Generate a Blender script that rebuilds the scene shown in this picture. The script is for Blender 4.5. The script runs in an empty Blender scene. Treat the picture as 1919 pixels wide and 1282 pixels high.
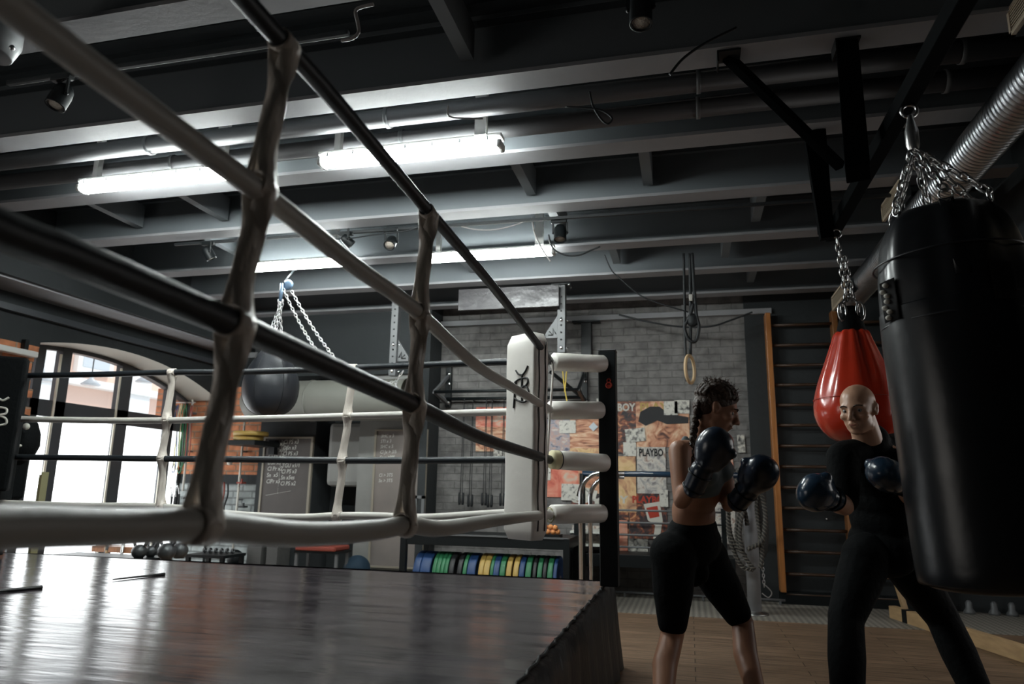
import bpy, bmesh, math, random
from mathutils import Vector, Matrix, noise
random.seed(7)
C = bpy.context.scene.collection
SC = bpy.context.scene
V = Vector
PI = math.pi

# ------------------------------------------------------------------ camera
F_PX, CX, CY, CZ = 1324.0, 959.5, 641.0, 1.12
YAW, PITCH, ROLL = math.radians(14.0), math.radians(11.61), math.radians(0.96)
FW = V((-math.sin(YAW) * math.cos(PITCH), math.cos(YAW) * math.cos(PITCH), math.sin(PITCH)))
R0 = V((math.cos(YAW), math.sin(YAW), 0))
U0 = R0.cross(FW)
RT = (math.cos(ROLL) * R0 + math.sin(ROLL) * U0).normalized()
UP = RT.cross(FW).normalized()
EYE = V((0, 0, CZ))
cam = bpy.data.cameras.new('camera')
cam.sensor_width = 36.0
cam.lens = F_PX / 1919.0 * 36.0
cam.clip_start = 0.05
cam.dof.use_dof = True
cam.dof.focus_distance = 3.6
cam.dof.aperture_fstop = 2.6
camo = bpy.data.objects.new('camera', cam)
C.objects.link(camo)
camo.matrix_world = Matrix(((RT.x, UP.x, -FW.x, 0), (RT.y, UP.y, -FW.y, 0), (RT.z, UP.z, -FW.z, CZ), (0, 0, 0, 1)))
SC.camera = camo

# ------------------------------------------------------------------ world and exposure
SC.view_settings.view_transform = 'Standard'
SC.view_settings.look = 'None'
SC.view_settings.exposure = -0.08
SC.view_settings.gamma = 1.0
SC.view_settings.use_curve_mapping = False
w = bpy.data.worlds.new('daylight')
SC.world = w
w.use_nodes = True
w.node_tree.nodes['Background'].inputs[0].default_value = (0.80, 0.90, 1.0, 1)
w.node_tree.nodes['Background'].inputs[1].default_value = 1.5
sun = bpy.data.lights.new('sun', 'SUN')
sun.energy = 2.6
sun.angle = 0.3
sun.color = (1, 0.95, 0.88)
suno = bpy.data.objects.new('sun', sun)
suno.rotation_euler = (0, math.radians(38), math.radians(20))
C.objects.link(suno)

# light levels of the place
E_PANE = 4.0       # frosted daylight panes of the left window
E_PANE_R = 1.8     # daylight window in the right wall
E_TUBE = 105.0      # fluorescent diffusers


def ray(x, y):
    return FW + RT * ((x - CX) / F_PX) - UP * ((y - CY) / F_PX)


def onX(x, y, X):
    d = ray(x, y)
    return EYE + d * (X / d.x)


def onY(x, y, Y):
    d = ray(x, y)
    return EYE + d * (Y / d.y)


def onZ(x, y, Z):
    d = ray(x, y)
    return EYE + d * ((Z - CZ) / d.z)


def at(x, y, D):
    return EYE + ray(x, y) * D


# ------------------------------------------------------------------ materials
def mat(name, col, rough=0.6, metal=0.0, spec=0.5, bump=0.0, bscale=20.0, var=0.0, vscale=3.0, coat=0.0,
        stretch=None, emit=0.0, sheen=0.0, alpha=None):
    m = bpy.data.materials.new(name)
    m.use_nodes = True
    nt = m.node_tree
    b = nt.nodes['Principled BSDF']
    b.inputs['Base Color'].default_value = (*col, 1)
    b.inputs['Roughness'].default_value = rough
    b.inputs['Metallic'].default_value = metal
    b.inputs['Specular IOR Level'].default_value = spec
    b.inputs['Coat Weight'].default_value = coat
    b.inputs['Coat Roughness'].default_value = 0.12
    if emit:
        b.inputs['Emission Color'].default_value = (*col, 1)
        b.inputs['Emission Strength'].default_value = emit
    tc = nt.nodes.new('ShaderNodeTexCoord')
    mp = nt.nodes.new('ShaderNodeMapping')
    nt.links.new(tc.outputs['Object'], mp.inputs[0])
    if stretch:
        mp.inputs['Scale'].default_value = stretch
    if var:
        n = nt.nodes.new('ShaderNodeTexNoise')
        n.inputs['Scale'].default_value = vscale
        n.inputs['Detail'].default_value = 6
        nt.links.new(mp.outputs[0], n.inputs[0])
        r = nt.nodes.new('ShaderNodeValToRGB')
        r.color_ramp.elements[0].position = 0.3
        r.color_ramp.elements[1].position = 0.7
        r.color_ramp.elements[0].color = (*[c * (1 - var) for c in col], 1)
        r.color_ramp.elements[1].color = (*[min(1, c * (1 + var)) for c in col], 1)
        nt.links.new(n.outputs[0], r.inputs[0])
        nt.links.new(r.outputs[0], b.inputs['Base Color'])
    if bump:
        n = nt.nodes.new('ShaderNodeTexNoise')
        n.inputs['Scale'].default_value = bscale
        n.inputs['Detail'].default_value = 5
        nt.links.new(mp.outputs[0], n.inputs[0])
        bp = nt.nodes.new('ShaderNodeBump')
        bp.inputs['Strength'].default_value = bump
        bp.inputs['Distance'].default_value = 0.02
        nt.links.new(n.outputs[0], bp.inputs['Height'])
        nt.links.new(bp.outputs[0], b.inputs['Normal'])
    return m


def brick_mat(name, c1, c2, mortar, scale=1.0, bump=0.6, axis='xz', rough=0.85, mort=0.012, patch=None):
    m = bpy.data.materials.new(name)
    m.use_nodes = True
    nt = m.node_tree
    b = nt.nodes['Principled BSDF']
    b.inputs['Roughness'].default_value = rough
    tc = nt.nodes.new('ShaderNodeTexCoord')
    sp = nt.nodes.new('ShaderNodeSeparateXYZ')
    cb = nt.nodes.new('ShaderNodeCombineXYZ')
    nt.links.new(tc.outputs['Object'], sp.inputs[0])
    nt.links.new(sp.outputs['X' if axis[0] == 'x' else 'Y'], cb.inputs[0])
    nt.links.new(sp.outputs['Z'], cb.inputs[1])
    br = nt.nodes.new('ShaderNodeTexBrick')
    br.inputs['Color1'].default_value = (*c1, 1)
    br.inputs['Color2'].default_value = (*c2, 1)
    br.inputs['Mortar'].default_value = (*mortar, 1)
    br.inputs['Scale'].default_value = scale
    br.inputs['Mortar Size'].default_value = mort
    br.inputs['Mortar Smooth'].default_value = 0.5
    br.inputs['Brick Width'].default_value = 0.27
    br.inputs['Row Height'].default_value = 0.085
    nz = nt.nodes.new('ShaderNodeTexNoise')
    nz.inputs['Scale'].default_value = 9
    nz.inputs['Detail'].default_value = 8
    # ragged joints
    wob = nt.nodes.new('ShaderNodeMixRGB')
    wob.blend_type = 'ADD'
    wob.inputs[0].default_value = 0.02
    nt.links.new(cb.outputs[0], wob.inputs[1])
    nt.links.new(nz.outputs['Color'], wob.inputs[2])
    nt.links.new(tc.outputs['Object'], nz.inputs[0])
    nt.links.new(wob.outputs[0], br.inputs[0])
    mx = nt.nodes.new('ShaderNodeMixRGB')
    mx.blend_type = 'MULTIPLY'
    mx.inputs[0].default_value = 0.55
    nt.links.new(br.outputs['Color'], mx.inputs[1])
    rr = nt.nodes.new('ShaderNodeValToRGB')
    rr.color_ramp.elements[0].position = 0.35
    rr.color_ramp.elements[0].color = (0.45, 0.45, 0.45, 1)
    rr.color_ramp.elements[1].position = 0.62
    rr.color_ramp.elements[1].color = (1.2, 1.2, 1.2, 1)
    nt.links.new(nz.outputs[0], rr.inputs[0])
    nt.links.new(rr.outputs[0], mx.inputs[2])
    nt.links.new(mx.outputs[0], b.inputs['Base Color'])
    ma = nt.nodes.new('ShaderNodeMath')
    ma.operation = 'ADD'
    nt.links.new(nz.outputs[0], ma.inputs[0])
    inv = nt.nodes.new('ShaderNodeMath')
    inv.operation = 'MULTIPLY'
    inv.inputs[1].default_value = -0.55
    nt.links.new(br.outputs['Fac'], inv.inputs[0])
    nt.links.new(inv.outputs[0], ma.inputs[1])
    bp = nt.nodes.new('ShaderNodeBump')
    bp.inputs['Strength'].default_value = bump
    bp.inputs['Distance'].default_value = 0.03
    nt.links.new(ma.outputs[0], bp.inputs['Height'])
    nt.links.new(bp.outputs[0], b.inputs['Normal'])
    return m


def plank_mat(name, c1, c2, gap, rough, wid=0.12, length=1.4):
    m = bpy.data.materials.new(name)
    m.use_nodes = True
    nt = m.node_tree
    b = nt.nodes['Principled BSDF']
    b.inputs['Roughness'].default_value = rough
    tc = nt.nodes.new('ShaderNodeTexCoord')
    br = nt.nodes.new('ShaderNodeTexBrick')
    br.inputs['Color1'].default_value = (*c1, 1)
    br.inputs['Color2'].default_value = (*c2, 1)
    br.inputs['Mortar'].default_value = (*gap, 1)
    br.inputs['Scale'].default_value = 1
    br.inputs['Mortar Size'].default_value = 0.003
    br.inputs['Brick Width'].default_value = length
    br.inputs['Row Height'].default_value = wid
    nt.links.new(tc.outputs['Object'], br.inputs[0])
    mp = nt.nodes.new('ShaderNodeMapping')
    mp.inputs['Scale'].default_value = (1.2, 22, 1)
    nt.links.new(tc.outputs['Object'], mp.inputs[0])
    nz = nt.nodes.new('ShaderNodeTexNoise')
    nz.inputs['Scale'].default_value = 2.5
    nz.inputs['Detail'].default_value = 8
    nt.links.new(mp.outputs[0], nz.inputs[0])
    rr = nt.nodes.new('ShaderNodeValToRGB')
    rr.color_ramp.elements[0].position = 0.35
    rr.color_ramp.elements[0].color = (0.45, 0.42, 0.4, 1)
    rr.color_ramp.elements[1].position = 0.65
    rr.color_ramp.elements[1].color = (1.3, 1.25, 1.2, 1)
    nt.links.new(nz.outputs[0], rr.inputs[0])
    mx = nt.nodes.new('ShaderNodeMixRGB')
    mx.blend_type = 'MULTIPLY'
    mx.inputs[0].default_value = 0.8
    nt.links.new(br.outputs[0], mx.inputs[1])
    nt.links.new(rr.outputs[0], mx.inputs[2])
    nt.links.new(mx.outputs[0], b.inputs['Base Color'])
    bp = nt.nodes.new('ShaderNodeBump')
    bp.inputs['Strength'].default_value = 0.25
    bp.inputs['Distance'].default_value = 0.01
    nt.links.new(nz.outputs[0], bp.inputs['Height'])
    nt.links.new(bp.outputs[0], b.inputs['Normal'])
    return m


def canvas_mat():
    m = bpy.data.materials.new('ring_vinyl')
    m.use_nodes = True
    nt = m.node_tree
    b = nt.nodes['Principled BSDF']
    b.inputs['Specular IOR Level'].default_value = 0.5
    b.inputs['IOR'].default_value = 1.75
    tc = nt.nodes.new('ShaderNodeTexCoord')
    mp = nt.nodes.new('ShaderNodeMapping')
    mp.inputs['Rotation'].default_value = (0, 0, math.radians(4))
    mp.inputs['Scale'].default_value = (0.7, 5.0, 1)
    nt.links.new(tc.outputs['Object'], mp.inputs[0])
    n1 = nt.nodes.new('ShaderNodeTexNoise')
    n1.inputs['Scale'].default_value = 2.2
    n1.inputs['Detail'].default_value = 4
    n1.inputs['Distortion'].default_value = 0.4
    nt.links.new(mp.outputs[0], n1.inputs[0])
    n2 = nt.nodes.new('ShaderNodeTexNoise')
    n2.inputs['Scale'].default_value = 0.9
    n2.inputs['Detail'].default_value = 3
    nt.links.new(tc.outputs['Object'], n2.inputs[0])
    ad = nt.nodes.new('ShaderNodeMath')
    ad.operation = 'ADD'
    nt.links.new(n1.outputs[0], ad.inputs[0])
    nt.links.new(n2.outputs[0], ad.inputs[1])
    bp = nt.nodes.new('ShaderNodeBump')
    bp.inputs['Strength'].default_value = 0.12
    bp.inputs['Distance'].default_value = 0.03
    nt.links.new(ad.outputs[0], bp.inputs['Height'])
    nt.links.new(bp.outputs[0], b.inputs['Normal'])
    n3 = nt.nodes.new('ShaderNodeTexNoise')
    n3.inputs['Scale'].default_value = 7
    n3.inputs['Detail'].default_value = 8
    nt.links.new(tc.outputs['Object'], n3.inputs[0])
    r = nt.nodes.new('ShaderNodeValToRGB')
    r.color_ramp.elements[0].position = 0.35
    r.color_ramp.elements[1].position = 0.75
    r.color_ramp.elements[0].color = (0.026, 0.021, 0.025, 1)
    r.color_ramp.elements[1].color = (0.052, 0.042, 0.047, 1)
    nt.links.new(n3.outputs[0], r.inputs[0])
    nt.links.new(r.outputs[0], b.inputs['Base Color'])
    mr = nt.nodes.new('ShaderNodeMapRange')
    mr.inputs['To Min'].default_value = 0.10
    mr.inputs['To Max'].default_value = 0.26
    nt.links.new(n3.outputs[0], mr.inputs[0])
    nt.links.new(mr.outputs[0], b.inputs['Roughness'])
    return m


def tread_mat():
    m = bpy.data.materials.new('rubber_tread')
    m.use_nodes = True
    nt = m.node_tree
    b = nt.nodes['Principled BSDF']
    b.inputs['Roughness'].default_value = 0.55
    tc = nt.nodes.new('ShaderNodeTexCoord')
    mp = nt.nodes.new('ShaderNodeMapping')
    mp.inputs['Rotation'].default_value = (0, 0, math.radians(45))
    nt.links.new(tc.outputs['Object'], mp.inputs[0])
    ck = nt.nodes.new('ShaderNodeTexChecker')
    ck.inputs['Scale'].default_value = 26
    ck.inputs['Color1'].default_value = (0.16, 0.15, 0.13, 1)
    ck.inputs['Color2'].default_value = (0.34, 0.31, 0.27, 1)
    nt.links.new(mp.outputs[0], ck.inputs[0])
    nt.links.new(ck.outputs[0], b.inputs['Base Color'])
    bp = nt.nodes.new('ShaderNodeBump')
    bp.inputs['Strength'].default_value = 0.6
    bp.inputs['Distance'].default_value = 0.01
    nt.links.new(ck.outputs['Fac'], bp.inputs['Height'])
    nt.links.new(bp.outputs[0], b.inputs['Normal'])
    return m


def emis(name, col, s):
    m = bpy.data.materials.new(name)
    m.use_nodes = True
    nt = m.node_tree
    nt.nodes.remove(nt.nodes['Principled BSDF'])
    e = nt.nodes.new('ShaderNodeEmission')
    e.inputs[0].default_value = (*col, 1)
    e.inputs[1].default_value = s
    nt.links.new(e.outputs[0], nt.nodes['Material Output'].inputs[0])
    return m


def glass_mat():
    m = bpy.data.materials.new('window_glass')
    m.use_nodes = True
    nt = m.node_tree
    nt.nodes.remove(nt.nodes['Principled BSDF'])
    t = nt.nodes.new('ShaderNodeBsdfTransparent')
    g = nt.nodes.new('ShaderNodeBsdfGlossy')
    g.inputs['Roughness'].default_value = 0.05
    mx = nt.nodes.new('ShaderNodeMixShader')
    mx.inputs[0].default_value = 0.06
    nt.links.new(t.outputs[0], mx.inputs[1])
    nt.links.new(g.outputs[0], mx.inputs[2])
    nt.links.new(mx.outputs[0], nt.nodes['Material Output'].inputs[0])
    return m


M = {}
M['ceil'] = mat('ceiling_paint', (0.035, 0.043, 0.047), 0.8, bump=0.2, bscale=8)
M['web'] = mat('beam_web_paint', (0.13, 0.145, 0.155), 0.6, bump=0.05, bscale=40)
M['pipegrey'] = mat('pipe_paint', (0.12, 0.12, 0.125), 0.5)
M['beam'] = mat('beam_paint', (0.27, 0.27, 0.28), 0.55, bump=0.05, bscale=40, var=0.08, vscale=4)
M['dark'] = mat('dark_plaster', (0.022, 0.026, 0.028), 0.8, bump=0.3, bscale=12)
M['grey'] = mat('grey_plaster', (0.22, 0.22, 0.21), 0.6, bump=0.1, bscale=6, var=0.1)
M['arch'] = mat('arch_plaster', (0.55, 0.55, 0.50), 0.7)
M['brick_white'] = brick_mat('painted_brick', (0.185, 0.177, 0.170), (0.175, 0.168, 0.162), (0.155, 0.149, 0.143), mort=0.006, bump=0.8)
M['brick_red'] = brick_mat('orange_brick', (0.62, 0.24, 0.12), (0.50, 0.19, 0.09), (0.34, 0.22, 0.15))
M['brick_red_y'] = brick_mat('orange_brick_side', (0.62, 0.24, 0.12), (0.50, 0.19, 0.09), (0.34, 0.22, 0.15), axis='yz')
M['brick_grey'] = brick_mat('grey_brick', (0.42, 0.46, 0.46), (0.36, 0.40, 0.40), (0.22, 0.24, 0.24))
M['wood'] = plank_mat('floor_boards', (0.27, 0.18, 0.12), (0.20, 0.135, 0.09), (0.02, 0.015, 0.01), 0.42)
M['tread'] = tread_mat()
M['canvas'] = canvas_mat()
M['black'] = mat('black_paint', (0.006, 0.008, 0.009), 0.45, spec=0.3)
M['blackcloth'] = mat('black_cloth', (0.0022, 0.003, 0.0035), 0.85, spec=0.15, bump=0.3, bscale=30)
M['skirt'] = mat('black_skirt', (0.014, 0.016, 0.018), 0.45, bump=0.6, bscale=3, stretch=(6, 6, 0.5))
M['steel'] = mat('bright_steel', (0.62, 0.62, 0.62), 0.28, 1.0)
M['chrome'] = mat('chrome', (0.75, 0.76, 0.77), 0.15, 1.0)
M['galv'] = mat('galvanised', (0.55, 0.57, 0.60), 0.30, 1.0, bump=0.05, bscale=30)
M['rackgrey'] = mat('rack_grey', (0.15, 0.155, 0.16), 0.5, 0.2)
M['white_vinyl'] = mat('white_vinyl', (0.80, 0.77, 0.72), 0.38, bump=0.15, bscale=9, var=0.05, vscale=5)
M['cream'] = mat('cream_foam', (0.72, 0.66, 0.42), 0.7)
M['rope_white'] = mat('white_rope_cover', (0.56, 0.54, 0.50), 0.42, bump=0.12, bscale=14)
M['rope_black'] = mat('black_rope_cover', (0.012, 0.016, 0.020), 0.45, bump=0.15, bscale=14)
M['strap'] = mat('satin_strap', (0.74, 0.67, 0.60), 0.34, bump=1.0, bscale=3.0, stretch=(6, 6, 2.2))
M['strap_in'] = mat('strap_lining', (0.40, 0.24, 0.14), 0.6)
M['redbag'] = mat('red_vinyl', (0.62, 0.045, 0.018), 0.22, coat=0.6, bump=0.04, bscale=6)
M['leather'] = mat('black_leather', (0.007, 0.008, 0.010), 0.30, bump=0.18, bscale=5, spec=0.5)
M['bagdark'] = mat('charcoal_leather', (0.020, 0.022, 0.027), 0.4, bump=0.05, bscale=40)
M['patch'] = mat('patch_cloth', (0.03, 0.03, 0.032), 0.8)
M['print'] = mat('pale_print', (0.55, 0.53, 0.48), 0.7)
M['ink'] = mat('black_ink', (0.01, 0.01, 0.01), 0.6)
M['redprint'] = mat('red_print', (0.40, 0.035, 0.015), 0.6)
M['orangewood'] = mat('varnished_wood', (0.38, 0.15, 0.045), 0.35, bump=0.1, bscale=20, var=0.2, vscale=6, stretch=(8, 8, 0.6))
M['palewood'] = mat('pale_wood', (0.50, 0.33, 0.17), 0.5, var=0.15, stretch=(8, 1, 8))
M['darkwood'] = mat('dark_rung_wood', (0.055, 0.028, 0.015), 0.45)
M['orangeshade'] = mat('varnished_wood_shaded', (0.24, 0.10, 0.035), 0.4)  # same varnished wood with shade put into its colour
M['rig'] = mat('rig_black', (0.0015, 0.0022, 0.0026), 0.9, spec=0.05)
M['trim'] = mat('pale_trim', (0.50, 0.42, 0.31), 0.5)
M['frame'] = mat('window_frame_paint', (0.055, 0.060, 0.068), 0.45)
M['frame_in'] = mat('window_bead', (0.70, 0.66, 0.56), 0.5)
M['pane'] = emis('frosted_daylight_pane', (0.93, 0.97, 0.98), E_PANE)
M['pane_r'] = emis('frosted_daylight_pane_right', (0.95, 0.93, 0.90), E_PANE_R)
M['fill_pane'] = emis('added_fill_pane_near', (1.0, 0.95, 0.88), 2.5)  # glow of the added, unseen window on the left wall
M['glass'] = glass_mat()
M['tube'] = emis('fluorescent_diffuser', (0.93, 1.0, 0.98), E_TUBE)
M['lamp_case'] = mat('lamp_case', (0.6, 0.6, 0.58), 0.5)
M['lampface'] = mat('spot_reflector', (0.65, 0.58, 0.50), 0.35, 0.4, bump=0.8, bscale=160)
M['skin'] = mat('skin', (0.42, 0.21, 0.13), 0.42, bump=0.03, bscale=60)
M['skin_m'] = mat('skin_light', (0.62, 0.36, 0.24), 0.36, bump=0.03, bscale=60)
M['hair'] = mat('dark_brown_hair', (0.05, 0.026, 0.015), 0.45, bump=0.8, bscale=70)
M['lips'] = mat('lips', (0.30, 0.10, 0.07), 0.4)
M['eye'] = mat('eye_white', (0.30, 0.28, 0.26), 0.2)
M['iris'] = mat('dark_iris', (0.02, 0.012, 0.01), 0.2)
M['top'] = mat('grey_sports_top', (0.12, 0.155, 0.17), 0.6, bump=0.1, bscale=60)
M['glove'] = mat('navy_glove', (0.012, 0.022, 0.040), 0.28, coat=0.4, bump=0.1, bscale=12)
M['gloveblue'] = mat('blue_glove', (0.018, 0.040, 0.072), 0.26, coat=0.4, bump=0.1, bscale=12)
M['board'] = mat('chalkboard', (0.075, 0.066, 0.062), 0.55, var=0.15, vscale=3)
M['board2'] = mat('chalkboard_dusty', (0.20, 0.175, 0.16), 0.6, var=0.18, vscale=2)
M['boardframe'] = mat('board_frame', (0.28, 0.25, 0.20), 0.5)
M['chalk'] = mat('chalk', (0.62, 0.62, 0.58), 0.9)
M['p_blue'] = mat('blue_bumper', (0.012, 0.045, 0.14), 0.5)
M['p_green'] = mat('green_bumper', (0.02, 0.15, 0.06), 0.5)
M['p_yellow'] = mat('yellow_bumper', (0.42, 0.28, 0.07), 0.5)
M['p_black'] = mat('black_bumper', (0.015, 0.016, 0.018), 0.5)
M['iron'] = mat('cast_iron', (0.10, 0.105, 0.11), 0.38, 0.5, bump=0.1, bscale=50)
M['battle'] = mat('battle_rope', (0.035, 0.033, 0.03), 0.7, bump=0.3, bscale=60)
M['strand'] = mat('rope_tracer', (0.13, 0.115, 0.095), 0.7)
M['pipewhite'] = mat('white_pipe', (0.66, 0.64, 0.58), 0.4)
M['cable'] = mat('black_cable', (0.01, 0.012, 0.014), 0.6)
M['cablegrey'] = mat('grey_cable', (0.30, 0.28, 0.27), 0.6)
M['yellowstrap'] = mat('yellow_strap', (0.62, 0.45, 0.08), 0.6)
M['ringwood'] = mat('ring_wood', (0.62, 0.44, 0.25), 0.5)
M['orangeball'] = mat('orange_ball', (0.75, 0.30, 0.10), 0.6)
M['redseat'] = mat('red_seat', (0.30, 0.06, 0.04), 0.6)
M['tank'] = mat('pale_duct', (0.17, 0.17, 0.15), 0.5)
M['pink'] = mat('facade_pink', (0.80, 0.58, 0.48), 0.8, bump=0.2)
M['facade'] = mat('facade_white', (0.82, 0.83, 0.82), 0.8)
M['facwin'] = mat('facade_glass', (0.55, 0.60, 0.64), 0.2)
M['whiteboard'] = mat('pale_panel', (0.70, 0.71, 0.66), 0.5)
M['olive'] = mat('olive_rim', (0.35, 0.33, 0.18), 0.6)
M['paper'] = mat('paper', (0.56, 0.54, 0.48), 0.8)
M['upright'] = mat('upright_grey', (0.085, 0.088, 0.092), 0.5)
M['block'] = mat('block_paint', (0.09, 0.088, 0.085), 0.8, bump=0.4, bscale=12)
M['balldark'] = mat('dark_blue_rubber', (0.008, 0.030, 0.055), 0.75)
M['crumple'] = mat('plastic_sheet', (0.055, 0.052, 0.055), 0.35, bump=0.9, bscale=5)
M['hanger_blue'] = mat('blue_grey_plate', (0.10, 0.16, 0.24), 0.5)


def art_mat(name, cols, scale, seed, stretch=(1, 1, 1), dist=1.5):
    m = bpy.data.materials.new(name)
    m.use_nodes = True
    nt = m.node_tree
    b = nt.nodes['Principled BSDF']
    b.inputs['Roughness'].default_value = 0.55
    tc = nt.nodes.new('ShaderNodeTexCoord')
    mp = nt.nodes.new('ShaderNodeMapping')
    mp.inputs['Location'].default_value = (seed * 3.1, seed * 1.7, seed * 2.3)
    mp.inputs['Scale'].default_value = stretch
    nt.links.new(tc.outputs['Object'], mp.inputs[0])
    n = nt.nodes.new('ShaderNodeTexNoise')
    n.inputs['Scale'].default_value = scale
    n.inputs['Detail'].default_value = 5
    n.inputs['Distortion'].default_value = dist
    nt.links.new(mp.outputs[0], n.inputs[0])
    r = nt.nodes.new('ShaderNodeValToRGB')
    r.color_ramp.elements[0].position = 0.30
    r.color_ramp.elements[1].position = 0.70
    r.color_ramp.elements[0].color = (*cols[0], 1)
    r.color_ramp.elements[1].color = (*cols[-1], 1)
    for i, c in enumerate(cols[1:-1]):
        e = r.color_ramp.elements.new(0.30 + 0.40 * (i + 1) / (len(cols) - 1))
        e.color = (*c, 1)
    nt.links.new(n.outputs[0], r.inputs[0])
    nt.links.new(r.outputs[0], b.inputs['Base Color'])
    return m


# ------------------------------------------------------------------ mesh builder
class MB:
    def __init__(self):
        self.bm = bmesh.new()

    def _merge(self, t, mi=0):
        for f in t.faces:
            f.material_index = mi
        me = bpy.data.meshes.new('t')
        t.to_mesh(me)
        t.free()
        self.bm.from_mesh(me)
        bpy.data.meshes.remove(me)
        return self

    def box(self, x0, x1, y0, y1, z0, z1, bev=0.0, mi=0):
        c = V(((x0 + x1) / 2, (y0 + y1) / 2, (z0 + z1) / 2))
        return self.obox(c, (abs(x1 - x0), abs(y1 - y0), abs(z1 - z0)), None, bev, mi)

    def obox(self, c, size, rot=None, bev=0.0, mi=0):
        t = bmesh.new()
        bmesh.ops.create_cube(t, size=1)
        for v in t.verts:
            v.co = V((v.co.x * size[0], v.co.y * size[1], v.co.z * size[2]))
        if bev:
            bmesh.ops.bevel(t, geom=t.edges[:], offset=bev, segments=2, affect='EDGES', profile=0.5)
        mtx = (rot if rot is not None else Matrix.Identity(3)).to_4x4()
        mtx.translation = V(c)
        bmesh.ops.transform(t, matrix=mtx, verts=t.verts[:])
        return self._merge(t, mi)

    def bar(self, a, b, w, h, bev=0.0, mi=0, up=(0, 0, 1)):
        a, b = V(a), V(b)
        d = (b - a)
        L = d.length
        d.normalize()
        u = V(up)
        if abs(d.dot(u)) > 0.98:
            u = V((1, 0, 0))
        s = d.cross(u).normalized()
        u = s.cross(d).normalized()
        rot = Matrix((s, d, u)).transposed()
        return self.obox((a + b) / 2, (w, L, h), rot, bev, mi)

    def tube(self, path, r, seg=10, caps=True, mi=0, closed=False, flat=1.0):
        path = [V(p) for p in path]
        n = len(path)
        rs = r if isinstance(r, (list, tuple)) else [r] * n
        t = bmesh.new()
        rings = []
        prev = None
        for i in range(n):
            if closed:
                d = (path[(i + 1) % n] - path[i - 1])
            elif i == 0:
                d = path[1] - path[0]
            elif i == n - 1:
                d = path[-1] - path[-2]
            else:
                d = path[i + 1] - path[i - 1]
            d.normalize()
            if prev is None:
                u = V((0, 0, 1)) if abs(d.z) < 0.9 else V((1, 0, 0))
                u = (u - d * u.dot(d)).normalized()
            else:
                u = (prev - d * prev.dot(d)).normalized()
            prev = u
            s = d.cross(u)
            rings.append([t.verts.new(path[i] + (u * math.cos(2 * PI * k / seg) + s * math.sin(2 * PI * k / seg) * flat) * rs[i])
                          for k in range(seg)])
        rng = n if closed else n - 1
        for i in range(rng):
            A, B = rings[i], rings[(i + 1) % n]
            for k in range(seg):
                t.faces.new((A[k], A[(k + 1) % seg], B[(k + 1) % seg], B[k])).smooth = True
        if caps and not closed:
            t.faces.new(rings[0][::-1])
            t.faces.new(rings[-1])
        bmesh.ops.recalc_face_normals(t, faces=t.faces[:])
        return self._merge(t, mi)

    def lathe(self, prof, o, axis=(0, 0, 1), seg=32, mi=0, fn=None, smooth=True):
        """prof: (radius, height) pairs along the axis from o; fn(angle, i, r) may change a radius"""
        a = V(axis).normalized()
        u = V((1, 0, 0)) if abs(a.x) < 0.9 else V((0, 1, 0))
        u = (u - a * u.dot(a)).normalized()
        s = a.cross(u)
        o = V(o)
        t = bmesh.new()
        rings = []
        for i, (r, h) in enumerate(prof):
            if r < 1e-5:
                rings.append([t.verts.new(o + a * h)])
            else:
                ring = []
                for k in range(seg):
                    th = 2 * PI * k / seg
                    rr = fn(th, i, r) if fn else r
                    ring.append(t.verts.new(o + a * h + (u * math.cos(th) + s * math.sin(th)) * rr))
                rings.append(ring)
        for i in range(len(rings) - 1):
            A, B = rings[i], rings[i + 1]
            for k in range(seg):
                k2 = (k + 1) % seg
                if len(A) == 1 and len(B) == 1:
                    continue
                if len(A) == 1:
                    f = t.faces.new((A[0], B[k2], B[k]))
                elif len(B) == 1:
                    f = t.faces.new((A[k], A[k2], B[0]))
                else:
                    f = t.faces.new((A[k], A[k2], B[k2], B[k]))
                f.smooth = smooth
        bmesh.ops.recalc_face_normals(t, faces=t.faces[:])
        return self._merge(t, mi)

    def ell(self, c, r, rot=None, seg=20, mi=0):
        t = bmesh.new()
        bmesh.ops.create_uvsphere(t, u_segments=seg, v_segments=max(6, seg * 2 // 3), radius=1)
        if not hasattr(r, '__len__'):
            r = (r, r, r)
        for v in t.verts:
            v.co = V((v.co.x * r[0], v.co.y * r[1], v.co.z * r[2]))
        for f in t.faces:
            f.smooth = True
        mtx = (rot if rot is not None else Matrix.Identity(3)).to_4x4()
        mtx.translation = V(c)
        bmesh.ops.transform(t, matrix=mtx, verts=t.verts[:])
        return self._merge(t, mi)

    def prism(self, pts, depth, mi=0):
        """pts: 3-D outline; depth: extrusion vector"""
        t = bmesh.new()
        d = V(depth)
        A = [t.verts.new(V(p)) for p in pts]
        B = [t.verts.new(V(p) + d) for p in pts]
        n = len(A)
        t.faces.new(A)
        t.faces.new(B[::-1])
        for i in range(n):
            t.faces.new((A[i], B[i], B[(i + 1) % n], A[(i + 1) % n]))
        bmesh.ops.recalc_face_normals(t, faces=t.faces[:])
        return self._merge(t, mi)

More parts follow.
